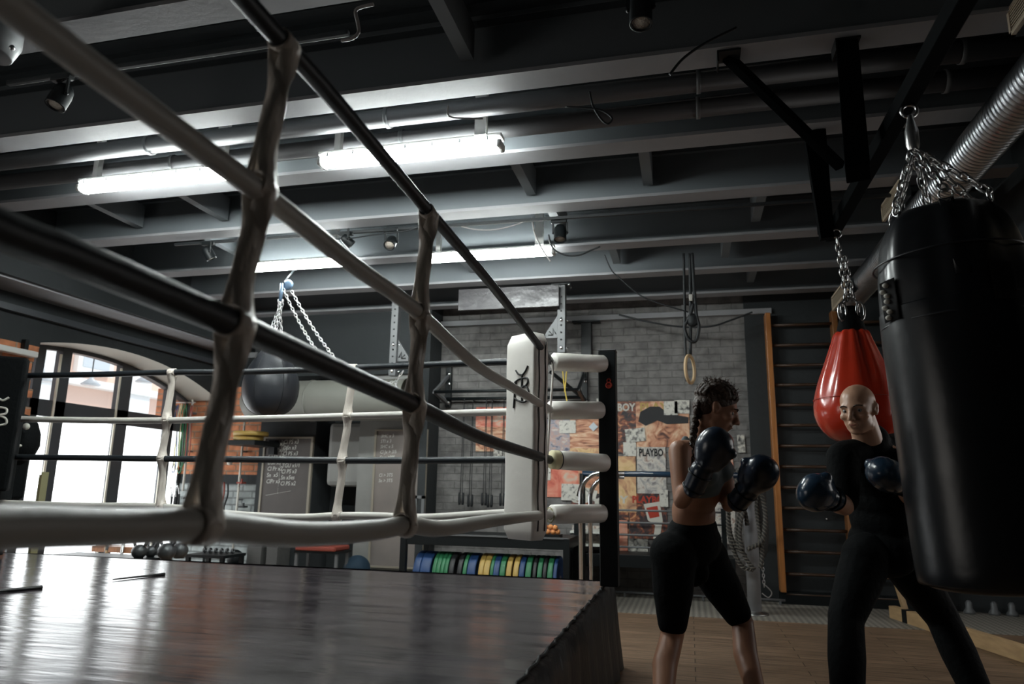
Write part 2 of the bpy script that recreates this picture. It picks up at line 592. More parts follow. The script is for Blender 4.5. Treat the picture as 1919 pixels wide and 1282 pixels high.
    def ribbon(self, path, width, wdirs, th=0.002, mi=0):
        t = bmesh.new()
        path = [V(p) for p in path]
        n = len(path)
        ws = width if isinstance(width, (list, tuple)) else [width] * n
        R = []
        for i in range(n):
            d = (path[min(i + 1, n - 1)] - path[max(i - 1, 0)]).normalized()
            wd = V(wdirs[i])
            wd = (wd - d * wd.dot(d)).normalized()
            nn = d.cross(wd)
            a = path[i] - wd * ws[i] / 2
            b = path[i] + wd * ws[i] / 2
            mdl = path[i] + nn * ws[i] * 0.12
            R.append([t.verts.new(a + nn * th / 2), t.verts.new(mdl + nn * th / 2), t.verts.new(b + nn * th / 2),
                      t.verts.new(b - nn * th / 2), t.verts.new(mdl - nn * th / 2), t.verts.new(a - nn * th / 2)])
        for i in range(n - 1):
            for k in range(6):
                f = t.faces.new((R[i][k], R[i][(k + 1) % 6], R[i + 1][(k + 1) % 6], R[i + 1][k]))
                f.smooth = True
        t.faces.new(R[0])
        t.faces.new(R[-1][::-1])
        bmesh.ops.recalc_face_normals(t, faces=t.faces[:])
        return self._merge(t, mi)

    def chain(self, a, b, link=0.05, wire=0.005, wid=0.55, seg=10, mi=0, sag=0.0):
        a, b = V(a), V(b)
        L = (b - a).length
        n = max(2, int(L / (link * 0.76)))
        for i in range(n):
            t0, t1 = i / n, (i + 1) / n
            p0 = a.lerp(b, t0) - V((0, 0, sag * 4 * t0 * (1 - t0)))
            p1 = a.lerp(b, t1) - V((0, 0, sag * 4 * t1 * (1 - t1)))
            c = (p0 + p1) / 2
            d = (p1 - p0).normalized()
            u = V((0, 1, 0)) if abs(d.y) < 0.9 else V((1, 0, 0))
            s = d.cross(u).normalized()
            u = s.cross(d).normalized()
            if i % 2:
                s = u
            hl = link / 2
            hw = link * wid / 2
            loop = []
            for k in range(seg):
                th = 2 * PI * k / seg
                cx, sy = math.cos(th), math.sin(th)
                loop.append(c + s * cx * hw + d * (sy * hw + (hl - hw) * (1 if sy > 0 else -1 if sy < 0 else 0)))
            self.tube(loop, wire, 5, closed=True, mi=mi)
        return self


ORG = {}


def tag(o, label, cat, group=None, kind=None):
    if label:
        o['label'] = label
    if cat:
        o['category'] = cat
    if group:
        o['group'] = group
    if kind:
        o['kind'] = kind
    return o


def thing(name, loc, label, cat, group=None):
    o = bpy.data.objects.new(name, None)
    o.empty_display_size = 0.05
    C.objects.link(o)
    o.location = V(loc)
    ORG[o] = V(loc)
    return tag(o, label, cat, group)


def build(mb, name, mats, parent=None, label=None, cat=None, group=None, kind=None, auto=True):
    me = bpy.data.meshes.new(name)
    bm = mb.bm
    if parent is None:
        xs = [v.co for v in bm.verts]
        o0 = V(((min(c.x for c in xs) + max(c.x for c in xs)) / 2, (min(c.y for c in xs) + max(c.y for c in xs)) / 2,
                min(c.z for c in xs)))
        if kind == 'structure':
            o0 = V((0, 0, 0))
    else:
        o0 = ORG[parent]
    bmesh.ops.translate(bm, vec=-o0, verts=bm.verts[:])
    bm.to_mesh(me)
    bm.free()
    for m in (mats if isinstance(mats, (list, tuple)) else [mats]):
        me.materials.append(m)
    o = bpy.data.objects.new(name, me)
    C.objects.link(o)
    ORG[o] = o0
    if parent is None:
        o.location = o0
    else:
        o.parent = parent
    return tag(o, label, cat, group, kind)


def text(body, size, pos, xdir, ydir, name, m, parent, th=0.0015, align='CENTER', shear=0.0, bold=0.0, scx=1.0):
    cu = bpy.data.curves.new(name, 'FONT')
    cu.body = body
    cu.size = size
    cu.extrude = th
    cu.align_x = align
    cu.align_y = 'CENTER'
    cu.shear = shear
    cu.offset = bold
    cu.resolution_u = 2
    to = bpy.data.objects.new('tmp', cu)
    C.objects.link(to)
    dg = bpy.context.evaluated_depsgraph_get()
    me = bpy.data.meshes.new_from_object(to.evaluated_get(dg))
    bpy.data.objects.remove(to)
    bpy.data.curves.remove(cu)
    xd, yd = V(xdir).normalized(), V(ydir).normalized()
    zd = xd.cross(yd).normalized()
    rot = Matrix((xd * scx, yd, zd)).transposed().to_4x4()
    rot.translation = V(pos) - ORG[parent]
    me.transform(rot)
    me.name = name
    me.materials.clear()
    me.materials.append(m)
    o = bpy.data.objects.new(name, me)
    C.objects.link(o)
    o.parent = parent
    ORG[o] = ORG[parent]
    return o


def dup(root, loc, rotz=0.0, label=None, group=None, scale=None):
    def rec(o, par):
        c = o.copy()
        C.objects.link(c)
        c.parent = par
        for ch in list(o.children):
            rec(ch, c)
        return c
    r = rec(root, None)
    r.location = V(loc)
    r.rotation_euler.z = root.rotation_euler.z + rotz
    if scale:
        r.scale = (scale,) * 3
    if label:
        r['label'] = label
    if group:
        r['group'] = group
    return r


def smooth_path(pts, n=8):
    pts = [V(p) for p in pts]
    out = []
    for i in range(len(pts) - 1):
        p0 = pts[max(i - 1, 0)]
        p1, p2 = pts[i], pts[i + 1]
        p3 = pts[min(i + 2, len(pts) - 1)]
        for k in range(n):
            t = k / n
            out.append(0.5 * ((2 * p1) + (p2 - p0) * t + (2 * p0 - 5 * p1 + 4 * p2 - p3) * t * t + (3 * p1 - p0 - 3 * p2 + p3) * t ** 3))
    out.append(pts[-1])
    return out


def struct(name, mb, m, parent=None):
    return build(mb, name, m, parent, kind=None if parent else 'structure')


# ================================================================== THE SETTING
ZB = 3.19          # underside of the steel ceiling beams
YW = 8.15          # face of the back wall
XL, XR = -6.0, 3.6

struct('floor', MB().box(-7.0, 4.0, -2.5, 6.95, -0.1, 0), M['wood'])
struct('floor', MB().box(-7.0, 4.0, 6.95, 9.0, -0.1, 0.004), M['tread'])
struct('ceiling', MB().box(-6.6, 4.0, -2.5, 8.6, ZB + 0.36, ZB + 0.5), M['ceil'])

# back wall, painted in sections
struct('wall_back', MB().box(-3.10, 0.66, YW, YW + 0.2, 0, 3.55), M['brick_white'])
struct('wall_back', MB().box(0.66, 4.0, YW - 0.03, YW + 0.2, 0, 3.55), M['dark'])
struct('wall_back', MB().box(-7.0, -5.28, YW, YW + 0.2, 1.22, 2.36), M['brick_red'])
struct('wall_back', MB().box(-7.0, -5.28, YW, YW + 0.2, 1.10, 1.22), M['dark'])
struct('wall_back', MB().box(-7.0, -5.28, YW, YW + 0.2, 0, 1.10), M['brick_grey'])
struct('wall_back', MB().box(-6.0, -5.28, YW, YW + 0.2, 2.36, 3.55), M['dark'])
# recessed niche with a deep bulkhead above it and a smooth pier at its right
mb = MB()
mb.box(-5.28, -3.80, YW + 0.35, YW + 0.5, 0, 2.4)
mb.box(-5.28, -2.95, 7.75, YW + 0.4, 2.42, 3.55)
struct('wall_back', mb, M['dark'])
struct('wall_back', MB().box(-3.80, -3.02, 7.80, YW + 0.3, 0, 2.42), M['grey'])
struct('wall_back', MB().box(-3.02, -2.93, 7.75, YW, 0, 3.55), M['dark'])
struct('wall_back', MB().box(-5.28, -4.50, 8.02, YW + 0.4, 0, 2.42), M['dark'])
struct('trim_1', MB().box(-2.93, 0.95, YW - 0.07, YW, 3.06, 3.12), M['beam'])
struct('wall_right', MB().box(XR, XR + 0.2, -2.5, 3.4, 0, 3.55).box(XR, XR + 0.2, 7.2, 8.2, 0, 3.55).box(XR, XR + 0.2, 3.4, 7.2, 0, 1.0)
       .box(XR, XR + 0.2, 3.4, 7.2, 2.5, 3.55), M['dark'])
struct('wall_front', MB().box(-7.0, 4.0, -2.7, -2.5, 0, 3.55), M['dark'])


# left wall with the arched daylight window
def arch_z(y, peak=2.52, yc=6.38, R=4.5):
    return peak - R + math.sqrt(R * R - (y - yc) ** 2)


YA, YB = 5.32, 8.10


def left_wall():
    t = bmesh.new()
    for X, flip in ((XL, False), (XL - 0.5, True)):
        def q(a, b, c, d):
            t.faces.new([t.verts.new(V((X, y, z))) for y, z in (a, b, c, d)])
        q((-2.5, 0), (YA, 0), (YA, 3.55), (-2.5, 3.55))
        n = 28
        for i in range(n):
            y0 = YA + (YB - YA) * i / n
            y1 = YA + (YB - YA) * (i + 1) / n
            q((y0, arch_z(y0)), (y1, arch_z(y1)), (y1, 3.55), (y0, 3.55))
        q((YB, 0), (YW, 0), (YW, 3.55), (YB, 3.55))
    bmesh.ops.remove_doubles(t, verts=t.verts[:], dist=1e-4)
    m = MB()
    m._merge(t, 0)
    return m


struct('wall_left', left_wall(), M['dark'])
t = bmesh.new()
n = 28
for i in range(n):
    y0 = YA + (YB - YA) * i / n
    y1 = YA + (YB - YA) * (i + 1) / n
    t.faces.new([t.verts.new(V(p)) for p in ((XL, y0, arch_z(y0)), (XL, y1, arch_z(y1)), (XL - 0.5, y1, arch_z(y1)), (XL - 0.5, y0, arch_z(y0)))])
struct('trim_2', MB()._merge(t, 0), M['arch'])
# the near jamb: bare brick with a ragged edge
mb = MB()
z = 0.0
k = 0
while z < 2.36:
    e = random.uniform(-0.03, 0.04)
    mb.box(XL - 0.5, XL + 0.004, 4.55, 5.33 + e, z, z + 0.083)
    z += 0.085
struct('trim_3', mb, M['brick_red_y'])
struct('trim_4', MB().box(XL - 0.5, XL + 0.005, 4.2, 5.36, 2.36, 2.5), M['dark'])
# long boxed girder over the left wall
struct('trim_5', MB().box(-6.0, -5.55, -2.5, 8.15, 2.82, 3.56), M['dark'])
struct('trim_5', MB().box(-6.0, -5.60, -2.5, 8.15, 2.80, 2.82), M['beam'])
struct('trim_6', MB().box(-5.99, -5.93, -2.5, 8.15, 2.62, 2.68), M['frame'])

# window frame and panes
XG = XL - 0.5
wf = MB()
for y, wd in ((5.80, 0.10), (6.115, 0.12), (6.98, 0.17), (7.78, 0.14)):
    wf.box(XG - 0.04, XG + 0.05, y - wd / 2, y + wd / 2, 0, arch_z(y) - 0.0)
wf.box(XG - 0.04, XG + 0.05, 5.3, 8.1, 1.76, 1.93)
wf.box(XG - 0.04, XG + 0.05, 5.3, 8.1, 0, 0.12)
pth = [V((XG, 5.3 + 2.8 * i / 30, arch_z(5.3 + 2.8 * i / 30) - 0.02)) for i in range(31)]
for i in range(30):
    wf.bar(pth[i], pth[i + 1], 0.09, 0.045)
# the wide lower rails get narrower above the transom in the photo: beads
wo = struct('window_1', wf, M['frame'])
bead = MB()
for y in (6.03, 6.87, 7.69):
    bead.box(XG + 0.05, XG + 0.062, y - 0.012, y + 0.012, 0.1, arch_z(y) - 0.08)
build(bead, 'window_bead', M['frame_in'], wo)
frost = MB()
frost.box(XG - 0.012, XG - 0.004, 5.3, 8.08, 0.10, 1.78)
build(frost, 'frosted_pane', M['pane'], wo)
gl = MB()
t = bmesh.new()
ys = [5.3 + 2.8 * i / 20 for i in range(21)]
for i in range(20):
    t.faces.new([t.verts.new(V(p)) for p in ((XG, ys[i], 1.9), (XG, ys[i + 1], 1.9), (XG, ys[i + 1], arch_z(ys[i + 1])), (XG, ys[i], arch_z(ys[i])))])
bmesh.ops.remove_doubles(t, verts=t.verts[:], dist=1e-4)
gl._merge(t, 0)
build(gl, 'pane', M['glass'], wo)

# daylight window in the right-hand wall, out of view to the right
wr = MB()
for y in (3.4, 4.67, 5.93, 7.2):
    wr.box(XR - 0.02, XR + 0.12, y - 0.04, y + 0.04, 1.0, 2.5)
wr.box(XR - 0.02, XR + 0.12, 3.4, 7.2, 0.96, 1.04).box(XR - 0.02, XR + 0.12, 3.4, 7.2, 2.46, 2.54)
w2 = struct('window_2', wr, M['frame'])
build(MB().box(XR + 0.06, XR + 0.07, 3.4, 7.2, 1.0, 2.5), 'frosted_pane', M['pane_r'], w2)

# unseen window added on the left wall to brighten near ropes and cushion
wl = MB()
for y in (-1.6, -0.3, 1.0):
    wl.box(XL, XL + 0.06, y - 0.05, y + 0.05, 0.1, 2.3)
wl.box(XL, XL + 0.06, -1.6, 1.0, 0.05, 0.15).box(XL, XL + 0.06, -1.6, 1.0, 2.25, 2.35).box(XL, XL + 0.06, -1.6, 1.0, 1.72, 1.84)
w3 = struct('window_3_added', wl, M['frame'])
build(MB().box(XL + 0.01, XL + 0.02, -1.6, 1.0, 0.1, 2.3), 'frosted_pane', M['fill_pane'], w3)

# bulkhead with a pale trim along the right side
struct('trim_7', MB().box(2.12, 3.6, 1.5, 8.12, 2.58, 3.55), M['dark'])
struct('trim_8', MB().box(2.07, 2.15, 1.5, 8.12, 2.50, 2.54).box(2.09, 2.15, 1.5, 8.12, 2.54, 2.58).box(2.06, 2.15, 1.5, 8.12, 2.56, 2.60), M['trim'])

# ceiling beams
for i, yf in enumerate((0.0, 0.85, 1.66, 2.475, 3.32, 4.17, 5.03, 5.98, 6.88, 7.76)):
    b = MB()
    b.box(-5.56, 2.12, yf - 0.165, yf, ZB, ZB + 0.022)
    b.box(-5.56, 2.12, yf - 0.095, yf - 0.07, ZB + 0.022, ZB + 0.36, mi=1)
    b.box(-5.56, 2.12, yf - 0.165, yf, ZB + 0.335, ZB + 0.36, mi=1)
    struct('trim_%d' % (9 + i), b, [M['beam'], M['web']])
# corrugated deck ribs
b = MB()
y = -0.2
while y < 8.1:
    b.box(-5.56, 2.1, y, y + 0.05, ZB + 0.33, ZB + 0.362)
    y += 0.14
struct('trim_19', b, M['ceil'])
# short struts between the beams
nogs = [(-1.05, 2.49, 3.15), (-1.09, 4.19, 4.9), (-0.22, 4.19, 4.9), (-3.75, 4.19, 4.9), (-4.6, 4.19, 4.9), (-0.62, 5.99, 6.7),
        (-2.1, 5.99, 6.7), (-4.2, 5.05, 5.8), (-1.0, 5.05, 5.8), (0.6, 5.05, 5.8), (0.4, 6.0, 6.7), (-2.4, 1.68, 2.3), (0.7, 6.9, 7.6)]
b = MB()
for x, y0, y1 in nogs:
    b.box(x - 0.035, x + 0.035, y0 - 0.09, y1, ZB + 0.10, ZB + 0.30)
struct('trim_20', b, M['web'])

# ================================================================== THE BOXING RING
PX, PY = -0.485, 4.50
t = thing('boxing_ring_platform', (-3.0, 2.0, 0), 'low boxing ring platform with shiny dark wrinkled vinyl floor and black skirt', 'boxing ring')
mb = MB()
x0, x1, y0, y1 = -5.6, -0.53, -1.6, 4.82
gx, gy = 130, 160
bmv = []
tb = bmesh.new()
for j in range(gy + 1):
    row = []
    for i in range(gx + 1):
        x = x0 + (x1 - x0) * i / gx
        y = y0 + (y1 - y0) * j / gy
        h = 0.0
        ex = max(0.0, 1 - (x1 - x) / 0.9)
        h += 0.006 * noise.noise(V((x * 0.8, y * 7.0 + x * 0.6, 1.3))) * (0.15 + 1.2 * ex)
        h += 0.004 * noise.noise(V((x * 0.45, y * 1.5, 7.0)))
        wn_ = noise.noise(V((x * 0.5 + 3.0, y * 4.5 - x * 0.5, 4.2)))
        h += 0.012 * max(0.0, wn_ - 0.25) * max(0.0, min(1.0, (x + 2.6) / 1.0))
        row.append(tb.verts.new(V((x, y, 0.53 + h))))
    bmv.append(row)
for j in range(gy):
    for i in range(gx):
        tb.faces.new((bmv[j][i], bmv[j][i + 1], bmv[j + 1][i + 1], bmv[j + 1][i])).smooth = True
mb._merge(tb)
build(mb, 'canvas', M['canvas'], t)
build(MB().box(-5.58, -0.56, -1.58, 4.80, 0.42, 0.518).box(-5.3, -0.8, -1.3, 4.5, 0.0, 0.42), 'platform_frame', M['black'], t)
# skirt: hanging cloth with soft folds
mb = MB()
tb = bmesh.new()
rows = []
N = 260
for k, (zz, off) in enumerate(((0.535, 0.0), (0.52, 0.035), (0.44, 0.05), (0.25, 0.065), (0.02, 0.085))):
    row = []
    for i in range(N + 1):
        s = i / N
        L1 = 6.4
        L2 = 5.0
        d = s * (L1 + L2)
        f = 0.016 * math.sin(d * 23) * (k / 4) + 0.01 * noise.noise(V((d * 3, k * 0.3, 0)))
        if d < L1:
            p = V((-0.535 + off + f, -1.58 + d, zz))
        else:
            p = V((-0.535 + off - (d - L1), 4.82 + off + f, zz))
        row.append(tb.verts.new(p))
    rows.append(row)
for k in range(4):
    for i in range(N):
        tb.faces.new((rows[k][i], rows[k][i + 1], rows[k + 1][i + 1], rows[k + 1][i])).smooth = True
bmesh.ops.recalc_face_normals(tb, faces=tb.faces[:])
mb._merge(tb)
build(mb, 'skirt', M['skirt'], t)
mb = MB()
pts = [V((-0.525 + 0.006 * math.sin(i * 1.9), -1.5 + i * 0.05, 0.537 + 0.005 * math.sin(i * 3.1))) for i in range(126)]
mb.tube(pts, 0.006, 6)
build(mb, 'lacing_cord', M['cable'], t)
for a, b, r in ((onZ(-60, 1114, .54), onZ(78, 1101, .54), .012), (onZ(212, 1086, .538), onZ(308, 1076, .538), .009)):
    q = smooth_path([a, a.lerp(b, .5) + V((0, 0.02, 0)), b], 6)
    tag(build(MB().tube(q, [r * (0.4 + 0.6 * i / (len(q) - 1)) for i in range(len(q))], 8, flat=1.6), 'cord', M['ink']),
        'short thick black cord end on ring floor at its far left' if r > .01 else 'thin black cord lying on ring floor below the kettlebells', 'cord')

# corner post
t = thing('ring_post', (PX, PY, 0.5), 'black square steel ring post at the near right corner with small red emblem', 'ring post', 'ring corner posts')
t['group'] = ''
del t['group']
build(MB().box(PX - 0.055, PX + 0.055, PY - 0.055, PY + 0.055, 0.545, 1.985, 0.006), 'post', M['black'], t)
build(MB().box(PX - 0.058, PX + 0.058, PY - 0.058, PY + 0.058, 1.985, 1.993, 0.002), 'cap', M['rackgrey'], t)
mb = MB()
pc = onY(1141, 722, PY - 0.056)
ring = [pc + V((0.017 * math.cos(a), -0.001, 0.017 * math.sin(a))) for a in [2 * PI * k / 16 for k in range(16)]]
mb.tube(ring, 0.005, 6, closed=True)
ring = [pc + V((0.011 * math.cos(a), -0.001, 0.030 + 0.011 * math.sin(a))) for a in [2 * PI * k / 12 for k in range(12)]]
mb.tube(ring, 0.004, 6, closed=True)
mb.box(pc.x - 0.012, pc.x + 0.012, pc.y - 0.002, pc.y, pc.z - 0.012, pc.z + 0.004)
build(mb, 'emblem', M['redprint'], t, label='small red round emblem')

# rope corner joints and their pads
JX, JY = -0.80, 4.20
JZ = [onY(1035, 677, JY).z, onY(1027, 768, JY).z, onY(1030, 862, JY).z, onY(1030, 964, JY).z]
names = ['topmost white padded turnbuckle tube joining the ropes to the black post', 'second white turnbuckle tube from the top on the black post',
         'third white turnbuckle tube with a cream foam end beside the black post', 'lowest white turnbuckle tube with its foam roll open, on the black post']
ends = [(1132, 682), (1127, 769), (1136, 868), (1131, 962)]
sts = [(1036, 678), (1028, 769), (1044, 862), (1032, 964)]
for i in range(4):
    a = onY(sts[i][0], sts[i][1], JY + 0.02)
    b = onY(ends[i][0], ends[i][1], PY - 0.03)
    t = thing('turnbuckle_pad', (a.x, a.y, a.z), names[i], 'turnbuckle pad', 'turnbuckle pads on the black ring post')
    d = (b - a).normalized()
    L = (b - a).length
    r = 0.056
    prof = [(0.0, 0.0), (0.028, 0.0), (r * 0.8, 0.002), (r, 0.010), (r * 1.02, L * 0.3), (r * 0.98, L * 0.6), (r, L - 0.012), (r * 0.86, L), (0, L)]
    build(MB().lathe(prof, a, d, 28), 'sleeve', M['white_vinyl'], t)
    if i == 2:
        build(MB().lathe([(0, 0), (r * 0.9, 0), (r, 0.008), (r * 1.0, 0.05), (r * .9, 0.055), (0, 0.055)], a - d * 0.045, d, 24), 'foam_end', M['cream'], t, label='cream foam end')
        build(MB().lathe([(r * 1.01, 0), (r * 1.03, 0.003), (r * 1.01, 0.006)], a + d * 0.006, d, 24), 'rim', M['black'], t)
    if i == 3:
        mb = MB()
        sp = []
        u = d.cross(V((0, 0, 1))).normalized()
        v = u.cross(d)
        for k in range(40):
            th = k * 0.32
            rr = 0.018 + 0.034 * k / 40
            sp.append(a - d * 0.006 + u * rr * math.cos(th) + v * rr * math.sin(th))
        mb.tube(sp, 0.0035, 5)
        build(mb, 'foam_roll', M['olive'], t)
    build(MB().tube([a - d * 0.09, a + d * 0.02], 0.012, 8).ell(a - d * 0.08, (0.018, 0.018, 0.018), None, 10), 'turnbuckle', M['black'], t)

# the tall white corner cushion
tcol = V((0.82, -0.572, 0))
ncol = V((0.572, 0.82, 0))
A = at(1000, 815, 3.86)   # nearest vertical edge
A.z = 0
Wd, Td = 0.245, 0.115
P_l = A - tcol * Wd
P_r = A + ncol * Td
base = (P_l + P_r) / 2
t = thing('corner_cushion', (base.x, base.y, 0.8), 'tall white padded corner cushion with black line emblem inside the ring corner', 'corner cushion')
zt, zb = 1.985, 0.84


def cushion(zb, zt):
    tb = bmesh.new()
    nz, nu = 22, 8
    def ringpts(z, s):
        c = (P_l + P_r) / 2
        pts = []
        W2, T2 = Wd * s, Td * s
        o = c - tcol * W2 / 2 - ncol * T2 / 2
        rr = 0.018 * s
        for (cx, cy, a0) in ((W2 - rr, rr, -90), (W2 - rr, T2 - rr, 0), (rr, T2 - rr, 90), (rr, rr, 180)):
            for k in range(5):
                a = math.radians(a0 + 90 * k / 4)
                pts.append(o + tcol * (cx + rr * math.cos(a)) + ncol * (cy + rr * math.sin(a)) + V((0, 0, z)))
        return pts
    R = []
    for j in range(nz + 1):
        f = j / nz
        z = zb + (zt - zb) * f
        e = min(f, 1 - f) * (zt - zb)
        s = 1.0 if e > 0.06 else 0.80 + 0.20 * math.sin(PI / 2 * e / 0.06)
        s *= 1 + 0.012 * math.sin(f * 17)
        R.append([tb.verts.new(p) for p in ringpts(z, s)])
    m_ = len(R[0])
    for j in range(nz):
        for k in range(m_):
            tb.faces.new((R[j][k], R[j][(k + 1) % m_], R[j + 1][(k + 1) % m_], R[j + 1][k])).smooth = True
    tb.faces.new(R[0][::-1])
    tb.faces.new(R[-1])
    # folded gable top
    bmesh.ops.recalc_face_normals(tb, faces=tb.faces[:])
    m = MB()
    m._merge(tb)
    return m


build(cushion(zb, zt), 'cushion', M['white_vinyl'], t)
# seams down the near edge and the side, with a dark piping
mb = MB()
for off in (0.036, 0.085):
    q = [A + ncol * off + tcol * 0.003 + V((0, 0, z)) for z in [zb + 0.05 + i * (zt - zb - 0.1) / 20 for i in range(21)]]
    mb.tube([p + ncol * 0.003 * math.sin(i * 1.3) for i, p in enumerate(q)], 0.003, 5)
build(mb, 'piping', M['ink'], t)
# emblem: mirrored looking monogram of a forked stroke over two loops
f0 = A - tcol * 0.10 - ncol * 0.003


def em(u, z):
    return f0 + tcol * (u - 0.0) * 1.0 + V((0, 0, z))


strokes = [
    [(0.050, 1.790), (0.030, 1.762), (0.004, 1.742), (-0.004, 1.735)],
    [(-0.052, 1.775), (-0.030, 1.752), (0.004, 1.742)],
    [(0.002, 1.742), (0.001, 1.70), (0.0, 1.64), (0.004, 1.585)],
    [(-0.060, 1.706), (-0.02, 1.722), (0.040, 1.722), (0.052, 1.700), (0.030, 1.678), (-0.03, 1.668), (-0.062, 1.664)],
    [(0.004, 1.678), (0.040, 1.672), (0.060, 1.640), (0.048, 1.600), (0.020, 1.588), (-0.030, 1.600), (-0.062, 1.618)],
    [(-0.048, 1.715), (-0.058, 1.66), (-0.062, 1.60), (-0.066, 1.56)],
]
mb = MB()
for s in strokes:
    q = smooth_path([em(u, z) for u, z in s], 5)
    mb.tube(q, 0.0055, 6)
build(mb, 'emblem', M['ink'], t, label='black line monogram emblem')
# tie cord hanging in front of the turnbuckles
q = smooth_path([onY(1034, 672, 4.17), onY(1036, 700, 4.14), onY(1029, 800, 4.14), onY(1024, 900, 4.14), onY(1022, 968, 4.15)], 6)
build(MB().tube(q, 0.007, 8), 'tie_cord', M['white_vinyl'], None, 'thin white tie cord running down past the rope ends at the ring corner', 'cord')


# ropes of the near side, running from the corner past the camera on its left
def rope(pts, r, m, label, group, rs=None):
    q = smooth_path(pts, 8)
    rad = [r * (1 + 0.03 * noise.noise(V((p.x * 4, p.y * 4, p.z * 4)))) for p in q]
    o = build(MB().tube(q, rad, 16), 'ring_rope', m, None, label, 'rope', group)
    return o


XS = -0.78
gn, gf = 'ropes along the near right side of the ring', 'ropes along the far side of the ring'
R1 = [(XS, -0.6, 2.03), (XS, 0.3, 2.02), onX(470, 13, XS), onX(620, 180, XS), onX(800, 392, XS), onX(930, 545, XS), (JX, JY, JZ[0])]
R2 = [(XS, -0.6, 1.70), (XS, 0.25, 1.695), onX(181, 134, XS), onX(460, 340, XS), onX(540, 400, XS), onX(660, 495, XS), onX(780, 582, XS), onX(888, 681, XS), onX(960, 726, XS), (JX, JY, JZ[1])]
R3 = [(XS, -0.6, 1.43), (XS, 0.2, 1.42), onX(0, 430, XS), onX(134, 480, XS), onX(420, 600, XS), onX(640, 698, XS), onX(780, 762, XS), onX(900, 820, XS), onX(985, 848, XS), (JX, JY, JZ[2])]
R4 = [(XS, -0.6, 1.07), (XS, 0.2, 1.07), onX(0, 990, XS), onX(200, 988, XS), onX(375, 985, XS), onX(560, 1001, XS), onX(700, 994, XS), onX(765, 984, XS), onX(830, 990, XS), onX(930, 975, XS), (JX, JY, JZ[3])]
rope(R1, 0.0198, M['rope_black'], 'topmost black near side ring rope rising to the upper left', gn)
rope(R2, 0.0218, M['rope_white'], 'upper white near side ring rope, second from the top', gn)
rope(R3, 0.0255, M['rope_black'], 'thick black near side ring rope, third from the top', gn)
rope(R4, 0.0262, M['rope_white'], 'lowest white near side ring rope sagging just above the ring floor', gn)
YS = 4.27
F1 = [(JX, JY, JZ[0])] + [onY(x, y, YS) for x, y in ((960, 678), (800, 684), (700, 688), (660, 690), (460, 697), (322, 698), (180, 702), (30, 704))]
F2 = [(JX, JY, JZ[1])] + [onY(x, y, YS) for x, y in ((950, 772), (800, 776), (655, 780), (520, 784), (400, 786), (315, 788), (180, 788), (20, 785))]
F3 = [(JX, JY, JZ[2])] + [onY(x, y, YS) for x, y in ((940, 862), (800, 863), (640, 863), (450, 861), (305, 860), (150, 858), (30, 857))]
F4 = [(JX, JY, JZ[3])] + [onY(x, y, YS) for x, y in ((940, 962), (800, 970), (700, 967), (632, 967), (560, 970), (450, 965), (302, 950), (150, 948), (0, 943))]
rope(F1, 0.0215, M['rope_black'], 'topmost black far side ring rope crossing in front of the arched window', gf)
rope(F2, 0.0225, M['rope_white'], 'upper white far side ring rope, second from the top', gf)
rope(F3, 0.0215, M['rope_black'], 'lower black far side ring rope crossing in front of the chalkboards', gf)
rope(F4, 0.0240, M['rope_white'], 'lowest white far side ring rope just above the ring floor', gf)


# spacer straps: a band round each rope and a twisted ribbon in between
def strap(nodes, width, label, group, wn, twist, side, r):
    """nodes: rope crossing points from top to bottom"""
    t = thing('rope_spacer_strap', nodes[-1], label, 'strap', group)
    t_dir = V(side)
    for i, p in enumerate(nodes):
        rr = r[i] + 0.004
        d = t_dir
        prof = [(rr, -width * 0.5), (rr + 0.002, -width * 0.48), (rr + 0.002, width * 0.48), (rr, width * 0.5), (rr - 0.003, width * 0.5), (rr - 0.003, -width * 0.5), (rr, -width * 0.5)]
        build(MB().lathe(prof, p, d, 20), 'band', M['strap'], t)
    for i in range(len(nodes) - 1):
        a, b = V(nodes[i]), V(nodes[i + 1])
        off = V(wn) * (r[i] + 0.004)
        n_ = 30
        for sgn in (1, -1):
            path, wd = [], []
            for k in range(n_ + 1):
                f = k / n_
                spread = (1 - math.sin(PI * f)) ** 2
                p = a.lerp(b, f) + off * sgn * (0.10 + 0.90 * spread) + t_dir * (0.004 * math.sin(f * PI * 2) + sgn * 0.004 * math.sin(PI * f))
                ang = twist * (0.8 if sgn > 0 else 0.6) * math.sin(2 * PI * f + (0.6 if i % 2 else 0.0)) * math.sin(PI * f)
                path.append(p)
                blend = math.sin(PI * f) ** 0.7
                vp = V((a.y, -a.x, 0)).normalized()
                vp = vp if vp.dot(t_dir) > 0 else -vp
                bd = (t_dir * (1 - blend) + vp * blend).normalized()
                wd.append(bd * math.cos(ang) + V((0, -1, 0)) * math.sin(ang))
            ww = [width * (1.0 - 0.18 * math.sin(PI * k / n_)) * (1.0 if sgn > 0 else 0.9) for k in range(n_ + 1)]
            build(MB().ribbon(path, ww, wd, 0.0022), 'webbing', M['strap'], t)


def near(xy):
    return onX(xy[0], xy[1], XS)


strap([near((533, 85)), near((487, 352)), near((440, 606)), near((375, 985))], 0.046,
      'wide twisted grey satin spacer strap on the near ropes, the one nearest the camera', 'spacer straps on the near ropes', (1, 0, 0), 1.0, (0, 1, -0.1), [.0198, .0218, .0255, .0262])
strap([near((803, 400)), near((786, 586)), near((776, 758)), near((758, 985))], 0.050,
      'twisted grey spacer strap on the near ropes, nearer the white corner cushion', 'spacer straps on the near ropes', (1, 0, 0), 1.0, (0, 1, -0.2), [.0198, .0218, .0255, .0262])


def farp(xy):
    return onY(xy[0], xy[1], YS)


